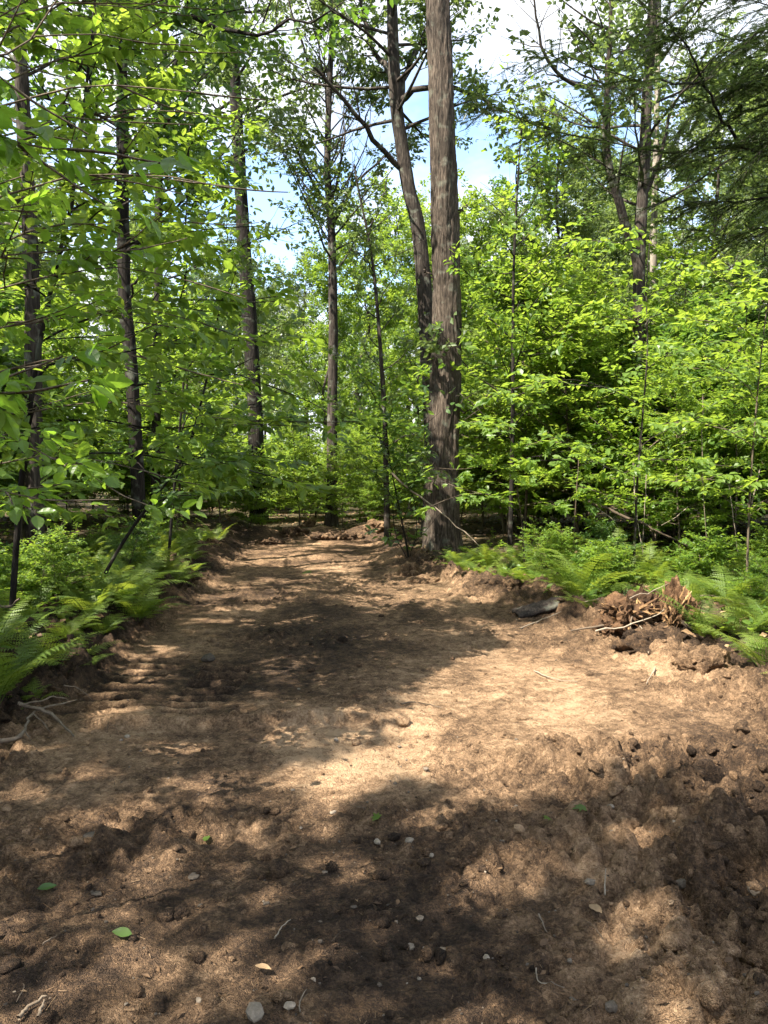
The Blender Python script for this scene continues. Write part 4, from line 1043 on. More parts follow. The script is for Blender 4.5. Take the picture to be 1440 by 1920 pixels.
# ------------------------------------------------------------------ hemlock reaching in at the upper right
def hemlock():
    rng = np.random.default_rng(950)
    base = np.array([6.6, 6.8, float(height(6.6, 6.8, False)) - .1])
    W, Nd = Acc(), Acc()
    tr = smooth_line([base, base + [.05, 0, 4], base + [0, .1, 8], base + [.1, .1, 13]], 40)
    v, f = tube(tr, np.linspace(.19, .03, 40), 20, .1, 5, furrow=.01); W.add(v, f, .5)
    B = [([(1700, 420, 6.7), (1560, 345, 6.6), (1440, 292, 6.6), (1390, 275, 6.5), (1250, 283, 6.4), (1150, 268, 6.3), (1050, 245, 6.2), (960, 215, 6.1), (880, 185, 6.0)], .020, 1.0),
         ([(1392, 276, 6.5), (1345, 205, 6.4), (1318, 150, 6.3), (1292, 95, 6.2), (1245, 40, 6.1), (1190, 0, 6.0)], .014, .9),
         ([(1318, 152, 6.3), (1250, 158, 6.2), (1150, 140, 6.1), (1070, 110, 6.0), (1000, 106, 5.9)], .009, .9),
         ([(1700, 400, 6.8), (1560, 360, 6.7), (1440, 370, 6.6), (1380, 378, 6.6), (1310, 380, 6.5), (1230, 355, 6.4), (1150, 318, 6.3), (1100, 285, 6.2)], .016, 1.0),
         ([(1700, 160, 6.8), (1560, 130, 6.7), (1440, 95, 6.5), (1340, 60, 6.3), (1250, 70, 6.2), (1190, 95, 6.1)], .016, 1.2),
         ([(1700, 60, 6.8), (1560, 30, 6.7), (1420, 8, 6.5), (1300, -25, 6.3)], .016, 1.2),
         ([(1700, 260, 6.8), (1560, 215, 6.6), (1440, 200, 6.4), (1350, 232, 6.3), (1285, 295, 6.2)], .014, 1.2),
         ([(1700, 480, 6.8), (1560, 440, 6.7), (1440, 425, 6.5), (1380, 440, 6.4), (1310, 430, 6.3)], .014, 1.0),
         ([(1700, 200, 6.8), (1560, 165, 6.5), (1430, 148, 6.2), (1370, 180, 6.1)], .014, 1.3),
         ([(1700, 330, 6.8), (1560, 280, 6.4), (1460, 250, 6.1), (1390, 340, 6.0)], .012, 1.2),
         ([(1700, 20, 6.8), (1560, 60, 6.4), (1440, 50, 6.0), (1350, 120, 5.9)], .012, 1.3),
         ([(1700, 100, 6.8), (1560, 110, 6.9), (1440, 130, 7.0), (1330, 190, 7.1), (1270, 250, 7.1)], .012, 1.1)]
    # boughs outside the picture
    extra = []
    for k in range(26):
        z = 2.5 + k * .38; az = k * 2.4
        if math.cos(az) < -.35: continue
        q = np.array([tr[0] + [0, 0, z], tr[0] + np.array([math.cos(az), math.sin(az), .05]) * 1.2 + [0, 0, z], tr[0] + np.array([math.cos(az) * 2.4, math.sin(az) * 2.4, z - .25])])
        extra.append((q, .018, .22))
    tP, tD, tL = [], [], []
    for pts, r, dens in B + extra:
        q = pts if isinstance(pts, np.ndarray) else np.array([P(*p) for p in pts])
        if not isinstance(pts, np.ndarray) and pts[0][0] > 1600:
            k = np.argmin(np.abs(tr[:, 2] - q[0][2])); q[0] = tr[k]
        n = 22; lp = smooth_line(q, n); lp[1:-1] += rng.normal(0, .012, (n - 2, 3))
        v, f = tube(lp, np.linspace(r, .003, n), 6); W.add(v, f, .5)
        L = np.linalg.norm(np.diff(lp, axis=0), axis=1).sum()
        ns = int(L * 18 * dens)
        ts = np.sort(rng.uniform(.12, 1, ns)); b, tn = sample(lp, ts)
        for k in range(ns):
            sd = unit(np.cross(tn[k], [0, 0, 1.0])) * (1 if k % 2 else -1)
            d = unit(sd * rng.uniform(.5, 1.1) + tn[k] * rng.uniform(.5, 1.1) + [0, 0, rng.normal(-.10, .22)])
            ln = rng.uniform(.28, .72) * (1.15 - .6 * ts[k])
            s2 = limb_line(rng, b[k], d, ln, 4, -.3, .12)
            v, f = tube(s2, np.linspace(.0035, .0012, 5), 3); W.add(v, f, .5)
            m = max(4, int(ln * 22)); tt = np.linspace(.08, 1, m)
            bb, tt2 = sample(s2, tt)
            s3 = unit(np.cross(tt2, [0, 0, 1.0])) * np.where(np.arange(m) % 2, 1, -1)[:, None]
            dd = unit(s3 + tt2 * .8 + rng.normal(0, .12, (m, 3)) - [0, 0, .15])
            tP.append(bb); tD.append(dd); tL.append(rng.uniform(.07, .18, m) * (1.1 - .5 * tt))
            # needles on the side branch itself
            tP.append(s2[:-1]); tD.append(unit(np.diff(s2, axis=0))); tL.append(np.linalg.norm(np.diff(s2, axis=0), axis=1))
    tP, tD, tL = np.concatenate(tP), np.concatenate(tD), np.concatenate(tL)
    lg = tL > .12; sticks(W, tP[lg], (tP + tD * tL[:, None])[lg], .0011, .0007)
    per = 8; n = len(tP)
    k = np.arange(per)[None]; t = (k + .5) / per
    C = tP[:, None] + tD[:, None] * (tL[:, None] * t)[..., None]
    up = unit(np.array([0, 0, 1.0]) + rng.normal(0, .25, (n, 1, 3)))
    S = unit(np.cross(np.broadcast_to(tD[:, None], C.shape), np.broadcast_to(up, C.shape)))
    for sg in (-1, 1):
        A = unit(S * sg + tD[:, None] * .35 + rng.normal(0, .15, C.shape))
        leaves(Nd, C.reshape(-1, 3), A.reshape(-1, 3), np.broadcast_to(up, C.shape).reshape(-1, 3), rng.uniform(.016, .024, n * per), .0090, NEEDLE, np.clip(.45 + rng.normal(0, .2, n * per), 0, 1))
    root = thing('hemlock_tree', 'hemlock with dark needled boughs reaching in at the upper right', 'tree', base)
    obj('trunk', W.mesh('hemlock_trunk', M_DARKBARK, origin=base), root)
    obj('crown', Nd.mesh('hemlock_crown', M_NEEDLE, False, origin=base), root)
    print('needles', n * per * 2)
hemlock()

# ------------------------------------------------------------------ loose soil and stones
def ico(sub):
    import bmesh
    bm = bmesh.new(); bmesh.ops.create_icosphere(bm, subdivisions=sub, radius=1.0)
    v = np.array([p.co[:] for p in bm.verts]); f = np.array([[q.index for q in p.verts] for p in bm.faces]); bm.free()
    return v, f
ICO1, ICO2, ICO3, ICO4 = ico(1), ico(2), ico(3), ico(4)
def lump_shapes(rng, base, n, amp):
    """n uneven copies of a ball"""
    v, f = base; out = []
    for k in range(n):
        r = np.ones(len(v))
        for o in range(3):
            d = unit(rng.normal(0, 1, (7, 3))); r += amp / (1 + o) * np.sin(v @ d.T * (1.6 + 1.7 * o) + rng.uniform(0, 6, 7)).mean(1) * 2.0
        r = r * (1 + .16 * noise2(v[:, 0] * 3.1 + k * 7, v[:, 1] * 3.1 + v[:, 2] * 2.3, 400) + .10 * noise2(v[:, 2] * 6 + k * 5, v[:, 1] * 6 - v[:, 0] * 4, 401))
        # a few broken faces
        w = v * r[:, None]
        for _ in range(3):
            pl = unit(rng.normal(0, 1, 3)); h = rng.uniform(.55, .9)
            dd = w @ pl; w = w - np.maximum(dd - h, 0)[:, None] * pl * .85
        out.append(w)
    return out, f
def scatter_lumps(acc, rng, X, Y, R, base, nvar, amp, tint, sink=.25, flat=(.55, .95)):
    sh, f = lump_shapes(rng, base, nvar, amp)
    n = len(X); Z = height(X, Y)
    k = rng.integers(0, nvar, n); S = np.array(sh)[k]
    a = rng.uniform(0, 6.28, n); c, s = np.cos(a), np.sin(a)
    sc_ = R[:, None] * np.stack([rng.uniform(.8, 1.3, n), rng.uniform(.7, 1.1, n), rng.uniform(flat[0], flat[1], n)], -1)
    V = S * sc_[:, None]
    Vx = V[..., 0] * c[:, None] - V[..., 1] * s[:, None]; Vy = V[..., 0] * s[:, None] + V[..., 1] * c[:, None]
    V = np.stack([Vx + X[:, None], Vy + Y[:, None], V[..., 2] + (Z + R * sink)[:, None]], -1)
    F = f[None] + (np.arange(n) * len(sh[0]))[:, None, None]
    acc.add(V.reshape(-1, 3), F.reshape(-1, 3), np.repeat(tint, len(sh[0])))
def spread_pts(rng, n, y0, y1, x0, x1, weight, power=1.7):
    """points thinning out with distance, kept by weight"""
    m = n * 8
    u = rng.random(m); y = (y0 ** (1 - power) + u * (y1 ** (1 - power) - y0 ** (1 - power))) ** (1 / (1 - power))
    x = rng.uniform(x0, x1, m)
    ok = rng.random(m) < np.clip(weight(x, y), 0, 1)
    return x[ok][:n], y[ok][:n]
rng = np.random.default_rng(60)
def on_soil(x, y):
    dl, dr, de = track_d(x, y); return np.maximum(np.maximum(dl, dr), de) < .5
clods = Acc()
w_big = lambda x, y: on_soil(x, y) * sstep(.55, 1.15, rough_zone(x, y)) * .8 + .02 * on_soil(x, y)
x, y = spread_pts(rng, 300, 1.8, 18, -3.2, 3.6, w_big, 1.3)
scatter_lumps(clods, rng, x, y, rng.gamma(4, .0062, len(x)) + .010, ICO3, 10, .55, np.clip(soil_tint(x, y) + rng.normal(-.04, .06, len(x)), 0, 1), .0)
w_mid = lambda x, y: on_soil(x, y) * (.12 + .8 * sstep(.35, 1.0, rough_zone(x, y) + .4 * noise2(x * 1.5, y * 1.5, 33)))
x, y = spread_pts(rng, 2000, 1.7, 18, -3.2, 3.6, w_mid, 1.6)
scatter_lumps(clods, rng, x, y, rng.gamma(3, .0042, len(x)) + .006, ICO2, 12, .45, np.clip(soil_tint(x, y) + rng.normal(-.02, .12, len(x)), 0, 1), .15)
w_sml = lambda x, y: on_soil(x, y) * (.25 + .7 * sstep(.2, .9, rough_zone(x, y) + .5 * noise2(x * 2.5, y * 2.5, 34)))
x, y = spread_pts(rng, 6500, 1.6, 13, -3, 3.4, w_sml, 2.1)
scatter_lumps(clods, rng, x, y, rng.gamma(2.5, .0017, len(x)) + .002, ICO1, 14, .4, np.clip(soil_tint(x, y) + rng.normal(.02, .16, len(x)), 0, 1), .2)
obj('soil_clods', clods.mesh('soil_clods', M_SOIL), kind='stuff', label='loose crumbs and clods of soil over the track', category='soil')
gravel = Acc()
w_gr = lambda x, y: on_soil(x, y) * (.35 + .65 * np.exp(-(((x + .05) / .8) ** 2 + ((y - 2.6) / .9) ** 2)))
x, y = spread_pts(rng, 800, 1.7, 12, -2.6, 2.8, w_gr, 2.0)
scatter_lumps(gravel, rng, x, y, rng.gamma(2.2, .0013, len(x)) + .0018, ICO1, 12, .35, np.clip(rng.normal(.35, .25, len(x)), 0, 1), .3)
obj('gravel', gravel.mesh('gravel', M_STONE, False), kind='stuff', label='small pale gravel scattered in the dark soil of the track', category='gravel')

# single stones: photograph position, width in metres, tint, label
def stone(px, py, w, tint, label, seed, flat=.55, group=None, xy=None):
    r = np.random.default_rng(seed)
    p = G(px, py) if xy is None else np.array([xy[0], xy[1], 0])
    a = Acc(); sh, f = lump_shapes(r, ICO2, 1, .30)
    v = sh[0] * np.array([.5, .38, .5 * flat]) * w
    c, s = math.cos(seed), math.sin(seed)
    v = np.stack([v[:, 0] * c - v[:, 1] * s, v[:, 0] * s + v[:, 1] * c, v[:, 2]], -1)
    a.add(v, f, tint)
    o = obj('stone', a.mesh('stone', M_STONE, False), None, (p[0], p[1], float(height(p[0], p[1])) + .12 * w), label=label, category='stone')
    if group: o['group'] = group
    return o
stone(475, 1912, .075, .75, 'whitish stone at the bottom border, left of a smaller pale one', 11)
stone(543, 1903, .05, .9, 'pale angular stone at the bottom border beside a larger whitish one', 12)
stone(766, 1597, .045, .7, 'flat pale stone lying on dark soil, left of a small square one', 13)
stone(809, 1613, .032, .8, 'small square pale stone beside a flat pale one', 14)
stone(706, 1585, .042, .85, 'pale stone on dark gravelly soil in the middle of the track', 15)
stone(768, 1781, .04, .65, 'yellowish stone next to a bluish grey flake near the bottom', 16)
stone(828, 1793, .055, .5, 'bluish grey flake of stone near the bottom centre', 17, .25)
stone(1145, 1530, .045, .75, 'pale stone among dark clods on the right', 18)
stone(1107, 1692, .05, .6, 'roundish grey stone beside a yellow fallen leaf', 19)
stone(1262, 1573, .045, .75, 'flat light stone on the dark clods near the right border', 20, .3)
stone(1415, 1697, .075, .45, 'large brownish stone at the right border', 21)
stone(1280, 1680, .06, .4, 'dull grey stone left of the large brownish one', 22)
stone(625, 1527, .04, .85, 'small whitish stone just below the sunlit patch', 23)
stone(630, 1390, .04, .8, 'small pale stone on the smooth scraped soil', 24)
stone(240, 1380, .04, .95, 'white pebble on the smooth scraped soil at the left', 25)
stone(362, 1642, .06, .35, 'reddish flat stone left of the centre', 26, .3)
stone(170, 1578, .075, .25, 'dark flat slate on the left of the track', 27, .25)
stone(178, 1672, .05, .3, 'purplish grey chip of stone on the left', 28, .3)
stone(1148, 1885, .05, .5, 'pinkish stone close to the bottom right', 29)
stone(390, 1235, .16, .2, 'earthy rounded stone beside the cleat prints', 30)
for k in range(46):
    x, y = float(rng.normal(.1, .75)), float(rng.uniform(2.0, 4.6))
    stone(0, 0, rng.uniform(.012, .030), rng.uniform(.15, .75), 'small stone, one of many lying about the near part of the track', 200 + k, rng.uniform(.4, .8), 'small stones about the near track', (x, y))

# ------------------------------------------------------------------ torn stump
def stump():
    r = np.random.default_rng(31)
    p = G(1222, 1200); z0 = float(height(p[0], p[1], False))
    root = thing('tree_stump', 'torn-out rotten stump with golden splinters at the right edge of the track', 'stump', (p[0], p[1], z0))
    b = Acc()
    for c, rad, t in (((-.24, .04, .13), (.20, .18, .19), .35), ((-.04, .18, .16), (.24, .13, .20), .15), ((.25, .10, .20), (.14, .13, .26), .45), ((.34, .05, .10), (.11, .12, .18), .4), ((-.40, -.02, .06), (.15, .15, .10), .3)):
        v, f = ICO4; v = v @ np.linalg.qr(r.normal(0, 1, (3, 3)))[0]
        n = sum(noise2(v[:, 0] * k * 1.3 + c[0] * 9, v[:, 1] * k * 1.3 - v[:, 2] * k * .35, 200 + k) / k ** .5 for k in (1, 2.1, 4.3, 8.5))
        b.add(v * (1 + .48 * n)[:, None] * np.array(rad) + np.array(c), f, np.clip(t + .22 * n, 0, 1))
    def shard(A, c, d, h, w, tint, jag=.3):
        d = unit(d); s1 = unit(np.cross(d, r.normal(0, 1, 3))); s2 = np.cross(d, s1)
        e, g = s1 * w, s2 * w * r.uniform(.3, .6)
        k1, k2 = r.uniform(.55, 1.0), r.uniform(.4, .8)
        bend = r.normal(0, .10, 3) * h
        m = c + d * h * .5 + bend * .4
        ts = [c + d * h * (1 - jag * r.random()) + bend for _ in range(4)]
        V = [c - e - g, c + e - g, c + e + g, c - e + g, m - e * k1 - g, m + e * k1 - g, m + e * k1 + g, m - e * k1 + g,
             ts[0] - e * k2 * .8 - g * .6, ts[1] + e * k2 * .3 - g * .6, ts[2] + e * k2 * .4 + g * .6, ts[3] - e * k2 + g * .6]
        F = [[a + o, (a + 1) % 4 + o, (a + 1) % 4 + o + 4, a + o + 4] for o in (0, 4) for a in range(4)] + [[8, 9, 10, 11]]
        A.add(V, F, tint)
    # fibrous rotten wood all round the body
    for k in range(260):
        if r.random() < .55:
            c = np.array([r.uniform(.10, .42), r.uniform(-.10, .16), r.uniform(.0, .26)]); d = np.array([r.normal(.05, .35), r.normal(-.20, .35), 1.0]); h = r.uniform(.06, .17)
        else:
            t = r.uniform(0, 6.28); c = np.array([-.22 + .16 * math.cos(t), .02 + .14 * math.sin(t), r.uniform(.03, .26)]); d = np.array([math.cos(t), math.sin(t) - .2, r.uniform(-.3, .8)]); h = r.uniform(.06, .18)
        shard(b, c, d, h, r.uniform(.005, .020), np.clip(r.normal(.45, .25), 0, 1))
    obj('body', b.mesh('stump_body', M_ROT, False), root)
    for k in range(28):
        right = k < 20
        c = np.array([r.uniform(.13, .36), r.uniform(-.06, .12), r.uniform(.16, .34)]) if right else np.array([r.uniform(-.40, .02), r.uniform(-.06, .12), r.uniform(.16, .28)])
        A = Acc(); shard(A, c, np.array([r.normal(.05, .4), r.normal(-.15, .4), 1.0]), r.uniform(.06, .15) if right else r.uniform(.04, .10), r.uniform(.006, .018), r.uniform(.15, .75), .5)
        obj('splinter', A.mesh('stump_splinter', M_SPLINT, False), root)
    for q, rr, t in (([(-.62, -.26, .06), (-.35, -.26, .10), (-.08, -.22, .19), (.06, -.16, .25)], .009, .9), ([(-.30, -.02, .32), (.0, .05, .38), (.22, .08, .48)], .006, .75),
                  ([(-.25, .0, .12), (-.5, -.08, .08), (-.8, -.05, .02)], .020, .3), ([(.25, -.05, .10), (.35, -.25, .05), (.40, -.42, -.02)], .022, .2), ([(.0, -.1, .10), (.02, -.25, .07), (.06, -.48, .0)], .015, .25),
                  ([(-.2, -.1, .2), (-.28, -.22, .12), (-.26, -.34, .0)], .010, .4), ([(.38, .0, .2), (.5, -.03, .12), (.62, -.05, .02)], .014, .35)):
        A = Acc(); l = smooth_line(q, 9); l[1:-1] += r.normal(0, .008, (7, 3)); v, f = tube(l, np.linspace(rr, rr * .35, 9), 7, .2, 3); A.add(v, f, t)
        obj('root', A.mesh('stump_root', M_DEAD), root)
stump()

# ------------------------------------------------------------------ mounds of pushed-up earth
def mound(px, py, w, h, label, seed, tint, Y=None, name='earth_mound', cat='mound', mat=None, group=None):
    r = np.random.default_rng(seed)
    p = G(px, py) if Y is None else P(px, py, Y)
    z = float(height(p[0], p[1], False))
    if p[1] > 15: h *= .7
    a = Acc()
    def lump(c, rad, base, t):
        v, f = base; v = v @ np.linalg.qr(r.normal(0, 1, (3, 3)))[0]
        n = sum(noise2(v[:, 0] * k + seed + c[0] * 7, v[:, 1] * k + v[:, 2] * k * .8, 300 + seed + k) / k ** .55 for k in (1.2, 2.4, 4.7, 9))
        a.add(v * (1 + .45 * n)[:, None] * np.asarray(rad) + np.asarray(c), f, np.clip(t + .10 * n, 0, 1))
    lump((0, 0, 0), (w * .45, w * .34, h * .8), ICO4, tint)
    for k in range(9):
        t = r.uniform(0, 6.28); q = r.uniform(.2, 1) ** .5
        c = (w * .46 * q * math.cos(t), w * .34 * q * math.sin(t), h * .75 * math.sqrt(max(1 - q * q, .02)) * r.uniform(.7, 1.1))
        lump(c, np.array([1, .9, .75]) * w * r.uniform(.07, .17), ICO3, np.clip(tint + r.normal(0, .10), .05, 1))
    for k in range(26):
        t = r.uniform(0, 6.28); q = r.uniform(.3, 1.35)
        c = (w * .46 * q * math.cos(t), w * .40 * q * math.sin(t), h * .7 * math.sqrt(max(1 - q * q, .0)) + .01)
        lump(c, np.array([1, .9, .75]) * w * r.uniform(.02, .06), ICO2, np.clip(tint + r.normal(0, .14), .05, 1))
    o = obj(name, a.mesh(name, mat or M_SOIL), None, (p[0], p[1], z + h * .1), label=label, category=cat)
    if group: o['group'] = group
    return o
mound(712, 1012, .75, .32, 'rounded reddish mound of earth at the right end of the far berm', 1, .62)
mound(580, 1000, .42, .34, 'small pale lump sitting highest on the far berm', 2, .6)
mound(548, 1012, .75, .24, 'broad clod of earth at the left end of the far berm', 3, .42)
mound(612, 1014, .7, .20, 'dark clod of earth below the slender tree on the far berm', 4, .36)
mound(655, 1014, .62, .22, 'crumbly heap of earth in the middle of the far berm', 5, .45)
mound(505, 1020, .6, .14, 'low heap of earth left of the far berm', 6, .38)
mound(770, 1078, .36, .20, 'brown lump of earth at the foot of the oak', 7, .6)
mound(797, 1092, .42, .12, 'flat sunlit heap of earth in front of the oak', 8, .66)
mound(935, 1112, .55, .15, 'heap of dark earth before the ferns, right of the oak', 9, .3)
mound(370, 1098, .34, .15, 'small clod of earth at the foot of the left bank', 10, .45)
mound(1215, 1228, .5, .16, 'heap of dark crumbly earth in front of the torn stump', 12, .32)
mound(1318, 1270, .45, .15, 'reddish heap of earth with moss right of the torn stump', 13, .55)
def bark_slab():
    r = np.random.default_rng(5); p = G(1010, 1154); z = float(height(p[0], p[1])) + .03
    n, m = 26, 14
    u, v = np.meshgrid(np.linspace(-1, 1, n), np.linspace(-1, 1, m))
    e = 1 - .25 * np.abs(u) ** 3
    x = u * .29 + .02 * noise2(u * 2, v * 3, 7); y = v * .15 * e + .03 * noise2(u * 3, v * 2, 8)
    top = .05 + .035 * (1 - v * v) + .02 * noise2(u * 1.5, v * 6, 9) + .012 * noise2(u * 6, v * 12, 10)
    A = Acc(); N_ = n * m
    T = np.stack([x, y, top + .04 * u], -1).reshape(-1, 3); B = T - [0, 0, .035]
    i = np.arange(m - 1)[:, None] * n; j = np.arange(n - 1)[None]
    q = np.stack([i + j, i + j + 1, i + n + j + 1, i + n + j], -1).reshape(-1, 4)
    ed = np.concatenate([np.arange(n), np.arange(1, m) * n + n - 1, (m - 1) * n + np.arange(n - 2, -1, -1), np.arange(m - 2, 0, -1) * n])
    e2 = np.roll(ed, -1)
    A.add(np.vstack([T, B]), np.vstack([q, q[:, ::-1] + N_, np.stack([ed, ed + N_, e2 + N_, e2], -1)]), .25)
    o = obj('bark_slab', A.mesh('bark_slab', M_GREYBARK), None, (p[0], p[1], z), label='dark flat slab of bark lying before the ferns', category='bark')
    o.rotation_euler = (.08, -.10, .25)
bark_slab()

# ------------------------------------------------------------------ sticks, dead branches, fallen leaves
def stick(pxs, rad, tint, label, seed, lift=.015, name='stick', cat='stick', group=None, parts=(), pts=None, depth=None, mat=None):
    r = np.random.default_rng(seed)
    def line(pp):
        out = []
        for c in pp:
            g = G(c[0], c[1]) if len(c) < 3 or c[2] < 0 else P(c[0], c[1], c[2])
            if len(c) < 3: g[2] = float(height(g[0], g[1])) + lift
            elif c[2] < 0: g = G(c[0], c[1], -c[2]); g[2] = -c[2]
            out.append(g)
        return np.array(out)
    q = line(pxs) if pts is None else np.asarray(pts, float)
    base = q[0].copy(); A = Acc()
    def put(q, rad):
        n = max(6, len(q) * 3); l = smooth_line(q, n)
        l[1:-1] += r.normal(0, rad * .35, (n - 2, 3))
        v, f = tube(l, np.linspace(rad * .8, rad * .3, n) * r.uniform(.8, 1.15, n), 6, .25, seed); A.add(v, f, tint)
        A.add(v[:6].mean(0)[None].repeat(1, 0), np.zeros((0, 3), int))
    put(q, rad)
    for pp, rr in parts: put(line(pp), rr)
    o = obj(name, A.mesh(name, mat or M_DEAD, origin=base), None, base, label=label, category=cat)
    if group: o['group'] = group
    return o
stick([(-20, 1412), (30, 1386, -.06), (50, 1360, -.08), (66, 1332, -.12)], .020, .55, 'pale forked dead branch sprawling at the left edge of the track', 1, name='dead_branch', cat='branch',
      parts=[([(34, 1318, -.18), (75, 1330, -.13), (106, 1346, -.08), (138, 1380, -.01)], .017), ([(36, 1322, -.18), (80, 1312, -.20), (104, 1306, -.20), (128, 1312, -.16)], .009),
             ([(66, 1332, -.12), (100, 1322, -.14), (144, 1312, -.12)], .011), ([(62, 1338, -.12), (78, 1352, -.08), (94, 1372, -.02)], .006), ([(120, 1285, -.2), (146, 1290, -.15), (172, 1312, -.05)], .006), ([(48, 1372, -.07), (58, 1388, -.03)], .006)])
stick([(728, 880, 13.2), (765, 915, 13.1), (800, 940, 13.0), (855, 985, 12.9), (908, 1030, 12.7)], .026, .7, 'pale dead branch leaning down across the foot of the oak', 2, name='dead_branch', cat='branch')
stick([(1112, 945, 11.2), (1190, 975, 11.0), (1290, 1024, 10.8)], .035, .15, 'dark fallen stem slanting down behind the ferns', 3, name='fallen_log', cat='log')
for k, (a, b, c, d, Y, rr, t, l) in enumerate([(1188, 868, 1206, 1035, 11.0, .016, .9, 'bleached upright dead stem, thickest of those in the right thicket'), (1212, 890, 1204, 1040, 11.1, .010, .8, 'thin bleached dead stem just beside the thickest one'),
        (1120, 952, 1160, 990, 10.8, .008, .9, 'short bleached dead twig slanting left of the upright stems'), (1318, 740, 1326, 1030, 11.5, .010, .6, 'long thin bare stem right of the sapling with layered sprays'),
        (1366, 905, 1384, 1040, 10.6, .009, .75, 'pale dead stem leaning near the right border'), (1290, 950, 1240, 985, 10.6, .008, .85, 'pale twig lying slantwise under the bright sapling'),
        (1425, 880, 1400, 1030, 10.9, .010, .7, 'bare grey stem at the right border'), (1085, 860, 1075, 1030, 12, .011, .3, 'dark bare stem between maple sapling and bleached stems'), (868, 790, 925, 740, 14.3, .012, .1, 'dark bare branch sticking out right of the oak')]):
    m = ((a + c) / 2 + (k % 3 - 1) * 5, (b + d) / 2)
    stick([(a, b, Y), (m[0], m[1], Y), (c, d, Y)], rr, t, l, 20 + k, name='dead_sapling', cat='dead sapling')
stick([(975, 1180), (1030, 1164), (1092, 1163), (1140, 1166)], .010, .8, 'long pale stick lying before the ferns left of the stump', 41)
stick([(1002, 1262), (1040, 1278), (1082, 1284)], .008, .75, 'bent pale root on the sunlit soil', 42)
stick([(1172, 1188), (1200, 1208), (1216, 1240)], .010, .85, 'short light stick below the torn stump', 43)
stick([(1228, 1268), (1212, 1290)], .009, .8, 'stubby stick on the sunlit soil right of the stump heap', 44)
stick([(752, 1330), (780, 1322), (830, 1330)], .009, .35, 'brown twig at the edge of the sunlit patch', 45)
stick([(515, 1780), (530, 1750), (545, 1738)], .004, .85, 'thin pale curved twig on dark gravelly soil', 46)
stick([(1134, 1704), (1135, 1672)], .004, .95, 'straight whitish twig sticking up beside a yellow leaf', 47, .03)
stick([(1072, 1620), (1078, 1605), (1092, 1592)], .005, .8, 'short curled pale twig right of the centre', 48)
stick([(35, 1920), (60, 1895), (88, 1884)], .010, .5, 'thick brown root in the bottom left corner', 49)
stick([(72, 1918), (84, 1892)], .009, .55, 'short root stub beside the thick root in the bottom left corner', 50)
stick([(1010, 1725), (1026, 1755)], .006, .55, 'grey twig among clods right of the centre', 51)
stick([(1005, 1835), (1010, 1862), (1035, 1868), (1058, 1858)], .003, .8, 'fine looping rootlet near the bottom right', 52)
stick([(563, 1920), (562, 1895), (575, 1875)], .0035, .7, 'fine curved rootlet at the bottom border', 53)
stick([(80, 1785), (108, 1768)], .005, .5, 'grey twig at the left of the near track', 54)
stick([(0, 1246), (22, 1256), (40, 1262)], .022, .4, 'stub of a dead limb poking from ferns at the left border', 55, .25)
stick([(1310, 1160), (1340, 1162), (1395, 1172)], .010, .6, 'brown stick under the ferns right of the stump', 56, .10)
rng = np.random.default_rng(66)
for k in range(60):
    x, y = float(rng.uniform(-2.4, 2.8)), float(rng.uniform(2.0, 9)); a = rng.uniform(0, 3.14); l = rng.uniform(.03, .12)
    p0 = np.array([x, y, float(height(x, y)) + .012]); p2 = np.array([x + l * math.cos(a), y + l * math.sin(a), 0]); p2[2] = float(height(p2[0], p2[1])) + .012
    p1 = (p0 + p2) / 2 + [rng.normal(0, l * .12), rng.normal(0, l * .12), .008]
    stick(None, rng.uniform(.0010, .0026), rng.uniform(.1, .65), 'small twig or rootlet, one of many strewn over the track', 400 + k, name='twig', cat='twig', group='twigs strewn over the track', pts=[p0, p1, p2])
def fallen_leaf(px, py, L, mat, tint, label, seed, tm=NEAR, aspect=.5, xy=None, group=None):
    r = np.random.default_rng(seed)
    p = G(px, py) if xy is None else np.array([*xy, 0]); p[2] = float(height(p[0], p[1])) + .022
    a = r.uniform(0, 6.28); A = Acc()
    leaves(A, np.zeros((1, 3)), np.array([[math.cos(a), math.sin(a), r.uniform(-.1, .25)]]), np.array([[r.normal(0, .25), r.normal(-.2, .25), 1.0]]), L, L * aspect, tm, tint)
    o = obj('fallen_leaf', A.mesh('fallen_leaf', mat), None, p, label=label, category='leaf')
    if group: o['group'] = group
fallen_leaf(248, 1762, .07, M_LDARK, .8, 'green fallen leaf on bare soil, lower left', 1)
fallen_leaf(385, 1575, .065, M_LDARK, .7, 'green fallen leaf on brown soil, above the lower left one', 2)
fallen_leaf(70, 1682, .07, M_LDARK, .3, 'bluish green fallen leaf near the left border', 3)
fallen_leaf(478, 1828, .06, M_LITTER, .95, 'tan dry leaf on dark gravelly soil near the bottom', 4)
fallen_leaf(1105, 1712, .075, M_LITTER, .9, 'yellowish fallen leaf beside an upright whitish twig', 5)
fallen_leaf(1100, 1545, .08, M_LDARK, .8, 'green leaf scrap among clods below the sunlit patch', 6, MAPLE, 1.0)
fallen_leaf(1030, 1545, .05, M_LUND, .8, 'small green shoot left of the green leaf scrap', 7, MAPLE, 1.0)
fallen_leaf(710, 1555, .06, M_LUND, .7, 'small green shoot on the dark soil of the middle track', 8, MAPLE, 1.0)
fallen_leaf(570, 1072, .22, M_LUND, .8, 'green sprig on the track near its far end', 9, MAPLE, 1.0)
for k in range(120):
    x, y = float(rng.uniform(-2.4, 2.8)), float(2.1 * (11 / 2.1) ** rng.random())
    fallen_leaf(0, 0, rng.uniform(.015, .040), M_LITTER, rng.uniform(.0, .5), 'curled brown dead leaf, one of many scattered over the track', 600 + k, xy=(x, y), group='dead leaves scattered over the track')

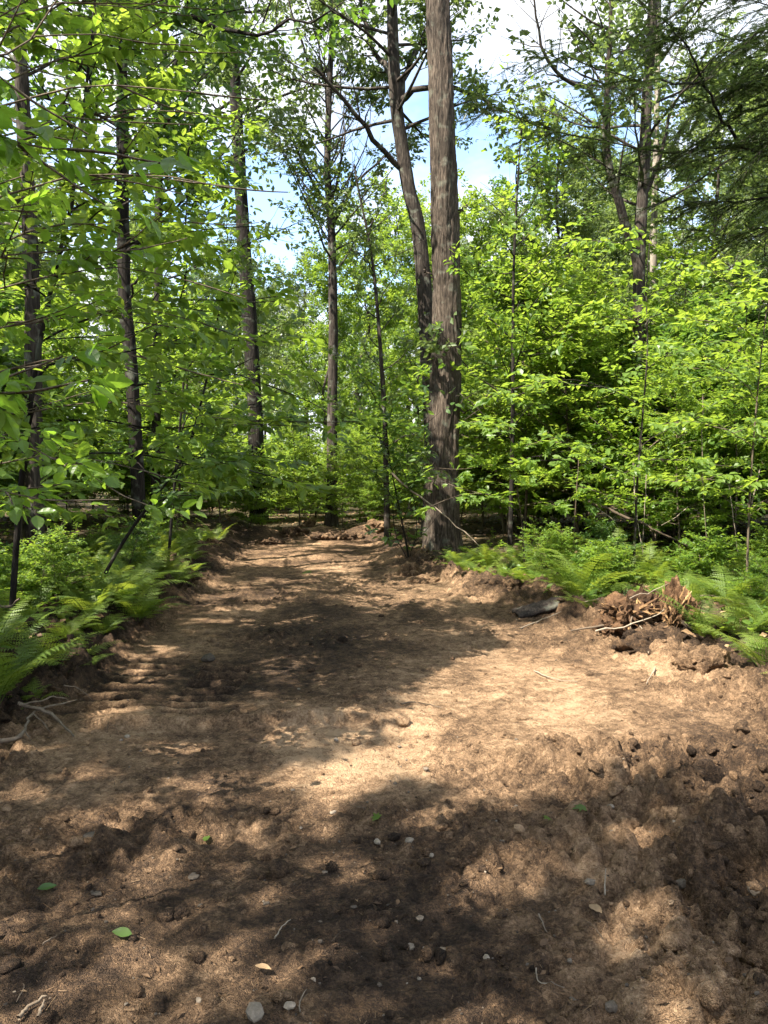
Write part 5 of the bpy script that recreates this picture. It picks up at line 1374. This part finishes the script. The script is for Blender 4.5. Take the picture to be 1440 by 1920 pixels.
deb = Acc()
X, Y = spread_pts(rng, 3200, 1.8, 12, -2.8, 3.2, lambda x, y: on_soil(x, y) * (.25 + .75 * sstep(-.1, .4, noise2(x * 1.8, y * 1.8, 57))), 1.9)
m = len(X); a = rng.uniform(0, 6.28, m); Z = height(X, Y) + .008
L_ = rng.gamma(2, .008, m) + .006
P0 = np.stack([X, Y, Z], -1); P1 = P0 + np.stack([np.cos(a) * L_, np.sin(a) * L_, rng.normal(.0, .25, m) * L_], -1)
h_ = m // 2
sticks(deb, P0[:h_], P1[:h_], .0011, .0007, np.repeat(rng.uniform(0, .8, h_), 6))
leaves(deb, P0[h_:], (P1 - P0)[h_:], unit(np.array([0, 0, 1.0]) + rng.normal(0, .5, (m - h_, 3))), L_[h_:] * .9, L_[h_:] * .36, FAR, np.clip(rng.normal(.2, .2, m - h_), 0, 1))
obj('debris', deb.mesh('debris', M_LITTER, False), kind='stuff', label='bits of root, bark and dead leaf mixed into the soil', category='debris')
# ------------------------------------------------------------------ litter and low green cover on the forest floor
rng = np.random.default_rng(71)
lit, gc = Acc(), Acc()
n = 26000
u = rng.random(n); y = 3.6 * (30 / 3.6) ** u; x = rng.uniform(-1, 1, n) * np.minimum(4 + y * .55, 14)
dl, dr, de = track_d(x, y); off = np.maximum(np.maximum(dl, dr), de)
k = off > .22; X, Y = x[k], y[k]; m = len(X)
C = np.stack([X, Y, height(X, Y) + .015], -1); a = rng.uniform(0, 6.28, m)
A_ = np.stack([np.cos(a), np.sin(a), rng.normal(0, .25, m)], -1); N_ = unit(np.array([0, 0, 1.0]) + rng.normal(0, .4, (m, 3)))
L_ = rng.uniform(.05, .11, m) * (1 + Y * .01); leaves(lit, C, A_, N_, L_, L_ * .6, FAR, np.clip(rng.normal(.45, .25, m), 0, 1))
obj('leaf_litter', lit.mesh('leaf_litter', M_LITTER, False), kind='stuff', label='brown leaf litter covering the forest floor', category='leaf litter')
n = 1900
u = rng.random(n); y = 4.6 * (30 / 4.6) ** u; x = rng.uniform(-1, 1, n) * np.minimum(4 + y * .5, 14)
dl, dr, de = track_d(x, y); off = np.maximum(np.maximum(dl, dr), de)
k = (off > .25) & (noise2(x * .7, y * .7, 66) > -.25); X, Y = x[k], y[k]; m = len(X); Z = height(X, Y, False)
h = rng.uniform(.08, .34, m)
top = np.stack([X + rng.normal(0, .04, m), Y + rng.normal(0, .04, m), Z + h], -1)
sticks(gc, np.stack([X, Y, Z - .02], -1), top, .002, .0012, .3)
per = 7
for q in range(per):
    a = q / per * 6.28 + rng.normal(0, .4, m); t = rng.uniform(.55, 1, m)[:, None]
    c = np.stack([X, Y, Z], -1) * (1 - t) + top * t
    A_ = np.stack([np.cos(a), np.sin(a), rng.normal(.15, .25, m)], -1); L_ = rng.uniform(.05, .11, m)
    leaves(gc, c, A_, unit(np.array([0, 0, 1.0]) + rng.normal(0, .3, (m, 3))), L_, L_ * .6, MID, np.clip(rng.normal(.5, .2, m), 0, 1))
obj('undergrowth', gc.mesh('undergrowth', M_LUND, False), kind='stuff', label='low green seedlings covering the forest floor', category='undergrowth')
print('done', round(time.time() - T0, 1))
